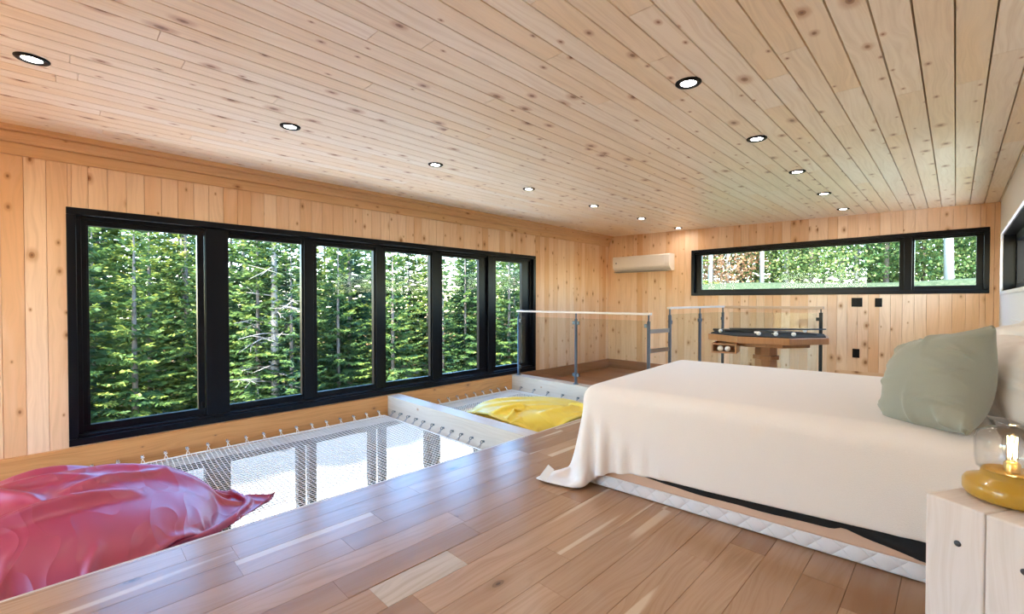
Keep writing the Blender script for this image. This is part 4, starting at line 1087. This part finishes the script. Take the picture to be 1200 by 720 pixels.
for i, lst in bypane.items():
    lst.sort(key=lambda f_: f_[4])
    for j, (x, y, mk, sc, u) in enumerate(lst):
        z = float(ground_z(np.array(x), np.array(y)))
        far = 'young' if sc < .7 else ('tall' if sc > 1.05 else 'green')
        lab = '%s spruce seen through the %s tall pane from left, %s from left there' % (far, ORD[i], ORD[j])
        if mk == 'dead': DEAD((x, y, z), rr.random() * 6, sc, 'pale grey-trunked spruce with bare dead lower limbs behind the second tall pane', 'tree', 'spruces beyond the long window')
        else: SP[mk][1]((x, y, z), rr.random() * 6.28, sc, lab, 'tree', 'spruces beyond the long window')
# trees beyond the end wall
FARS = [(800, 17, 'sp', .8), (822, 24, 'sp', .9), (835, 21, 'rust', .8), (852, 19, 'rust', .85), (832, 16.5, 'bare', .9), (868, 20, 'asp', .9), (893, 18, 'bare', .9), (905, 20, 'asp', .85), (921, 18.5, 'bare', 1.0), (938, 22, 'sp', .8), (950, 17.5, 'asp', .8), (985, 19, 'bare', .9), (1003, 18, 'bare', 1.0), (1018, 20, 'asp', 1.0), (1038, 17, 'asp', .9),
        (1060, 21, 'sp', .9), (1082, 18, 'asp', .85), (1112, 14.5, 'birch', 1.0), (1138, 18, 'sp', .8), (1156, 16, 'asp', .7), (880, 27, 'sp', 1.1), (965, 27, 'sp', 1.1), (1035, 27, 'sp', 1.2), (1100, 27, 'sp', 1.2), (1150, 27, 'sp', 1.2), (915, 27, 'sp', 1.0), (775, 22, 'sp', 1.0)]
FARS.sort(key=lambda t: t[0]); cnt = {}
MK = {'rust': (RUST, 'rust-brown autumn tree', 'tree'), 'bare': (BARE, 'thin white birch with few leaves', 'tree'), 'asp': (ASPEN, 'light green leafy tree', 'tree'), 'birch': (BIRCH, 'stout white birch', 'tree'), 'sp': (None, 'dark green spruce', 'tree')}
for u, s, kd, sc in FARS:
    x, y = pt(u, s); z = float(ground_z(np.array(x), np.array(y))); cnt[kd] = cnt.get(kd, 0) + 1
    lab = '%s beyond the end window%s' % (MK[kd][1], '' if kd == 'birch' else ', %s of its kind from left' % ORD[cnt[kd] - 1])
    (SP[cnt[kd] % 4][1] if kd == 'sp' else MK[kd][0])((x, y, z), u * .37, sc, lab, 'tree', 'trees beyond the end window')

# ------------------------------------------------------------------ light, world, camera
w = bpy.data.worlds.new('sky'); scene.world = w; w.use_nodes = True; nt = w.node_tree; nt.nodes.clear()
k = N(nt); sky = k.n('TexSky'); sky.sky_type = 'NISHITA'; sky.sun_disc = False; sky.sun_elevation = math.radians(42); sky.sun_rotation = math.radians(140); sky.air_density = 1.0; sky.dust_density = .4
bg = k.n('Background'); hs = k.n('HueSaturation'); hs.inputs['Saturation'].default_value = 1.3; k.l(sky.outputs[0], hs.inputs['Color']); k.l(hs.outputs[0], bg.inputs[0]); bg.inputs[1].default_value = .6
wo = k.n('OutputWorld'); k.l(bg.outputs[0], wo.inputs[0])
sl = bpy.data.lights.new('sun', 'SUN'); sl.energy = 9.0; sl.angle = math.radians(.6); sl.color = (1.0, .95, .86)
so = bpy.data.objects.new('sun', sl); col.objects.link(so)
so.rotation_euler = Vector((-.24, .58, -.77)).to_track_quat('-Z', 'Y').to_euler()
cd = bpy.data.cameras.new('camera'); cam = bpy.data.objects.new('camera', cd); col.objects.link(cam)
cam.location = CAM; cam.rotation_euler = (math.radians(90 - .813), 0, YAW); cd.sensor_width = 36; cd.lens = 36 * FPX / 1200; cd.clip_start = .02; cd.clip_end = 300
scene.camera = cam
vs_ = scene.view_settings; scene.display_settings.display_device = 'sRGB'; vs_.view_transform = 'Standard'; vs_.look = 'None'; vs_.gamma = 1.0; vs_.use_curve_mapping = False; vs_.exposure = 2.06
cy = scene.cycles
cy.max_bounces = 12; cy.diffuse_bounces = 6; cy.glossy_bounces = 4; cy.transparent_max_bounces = 24; cy.use_denoising = True; cy.sample_clamp_indirect = 8.0; cy.caustics_reflective = False; cy.caustics_refractive = False
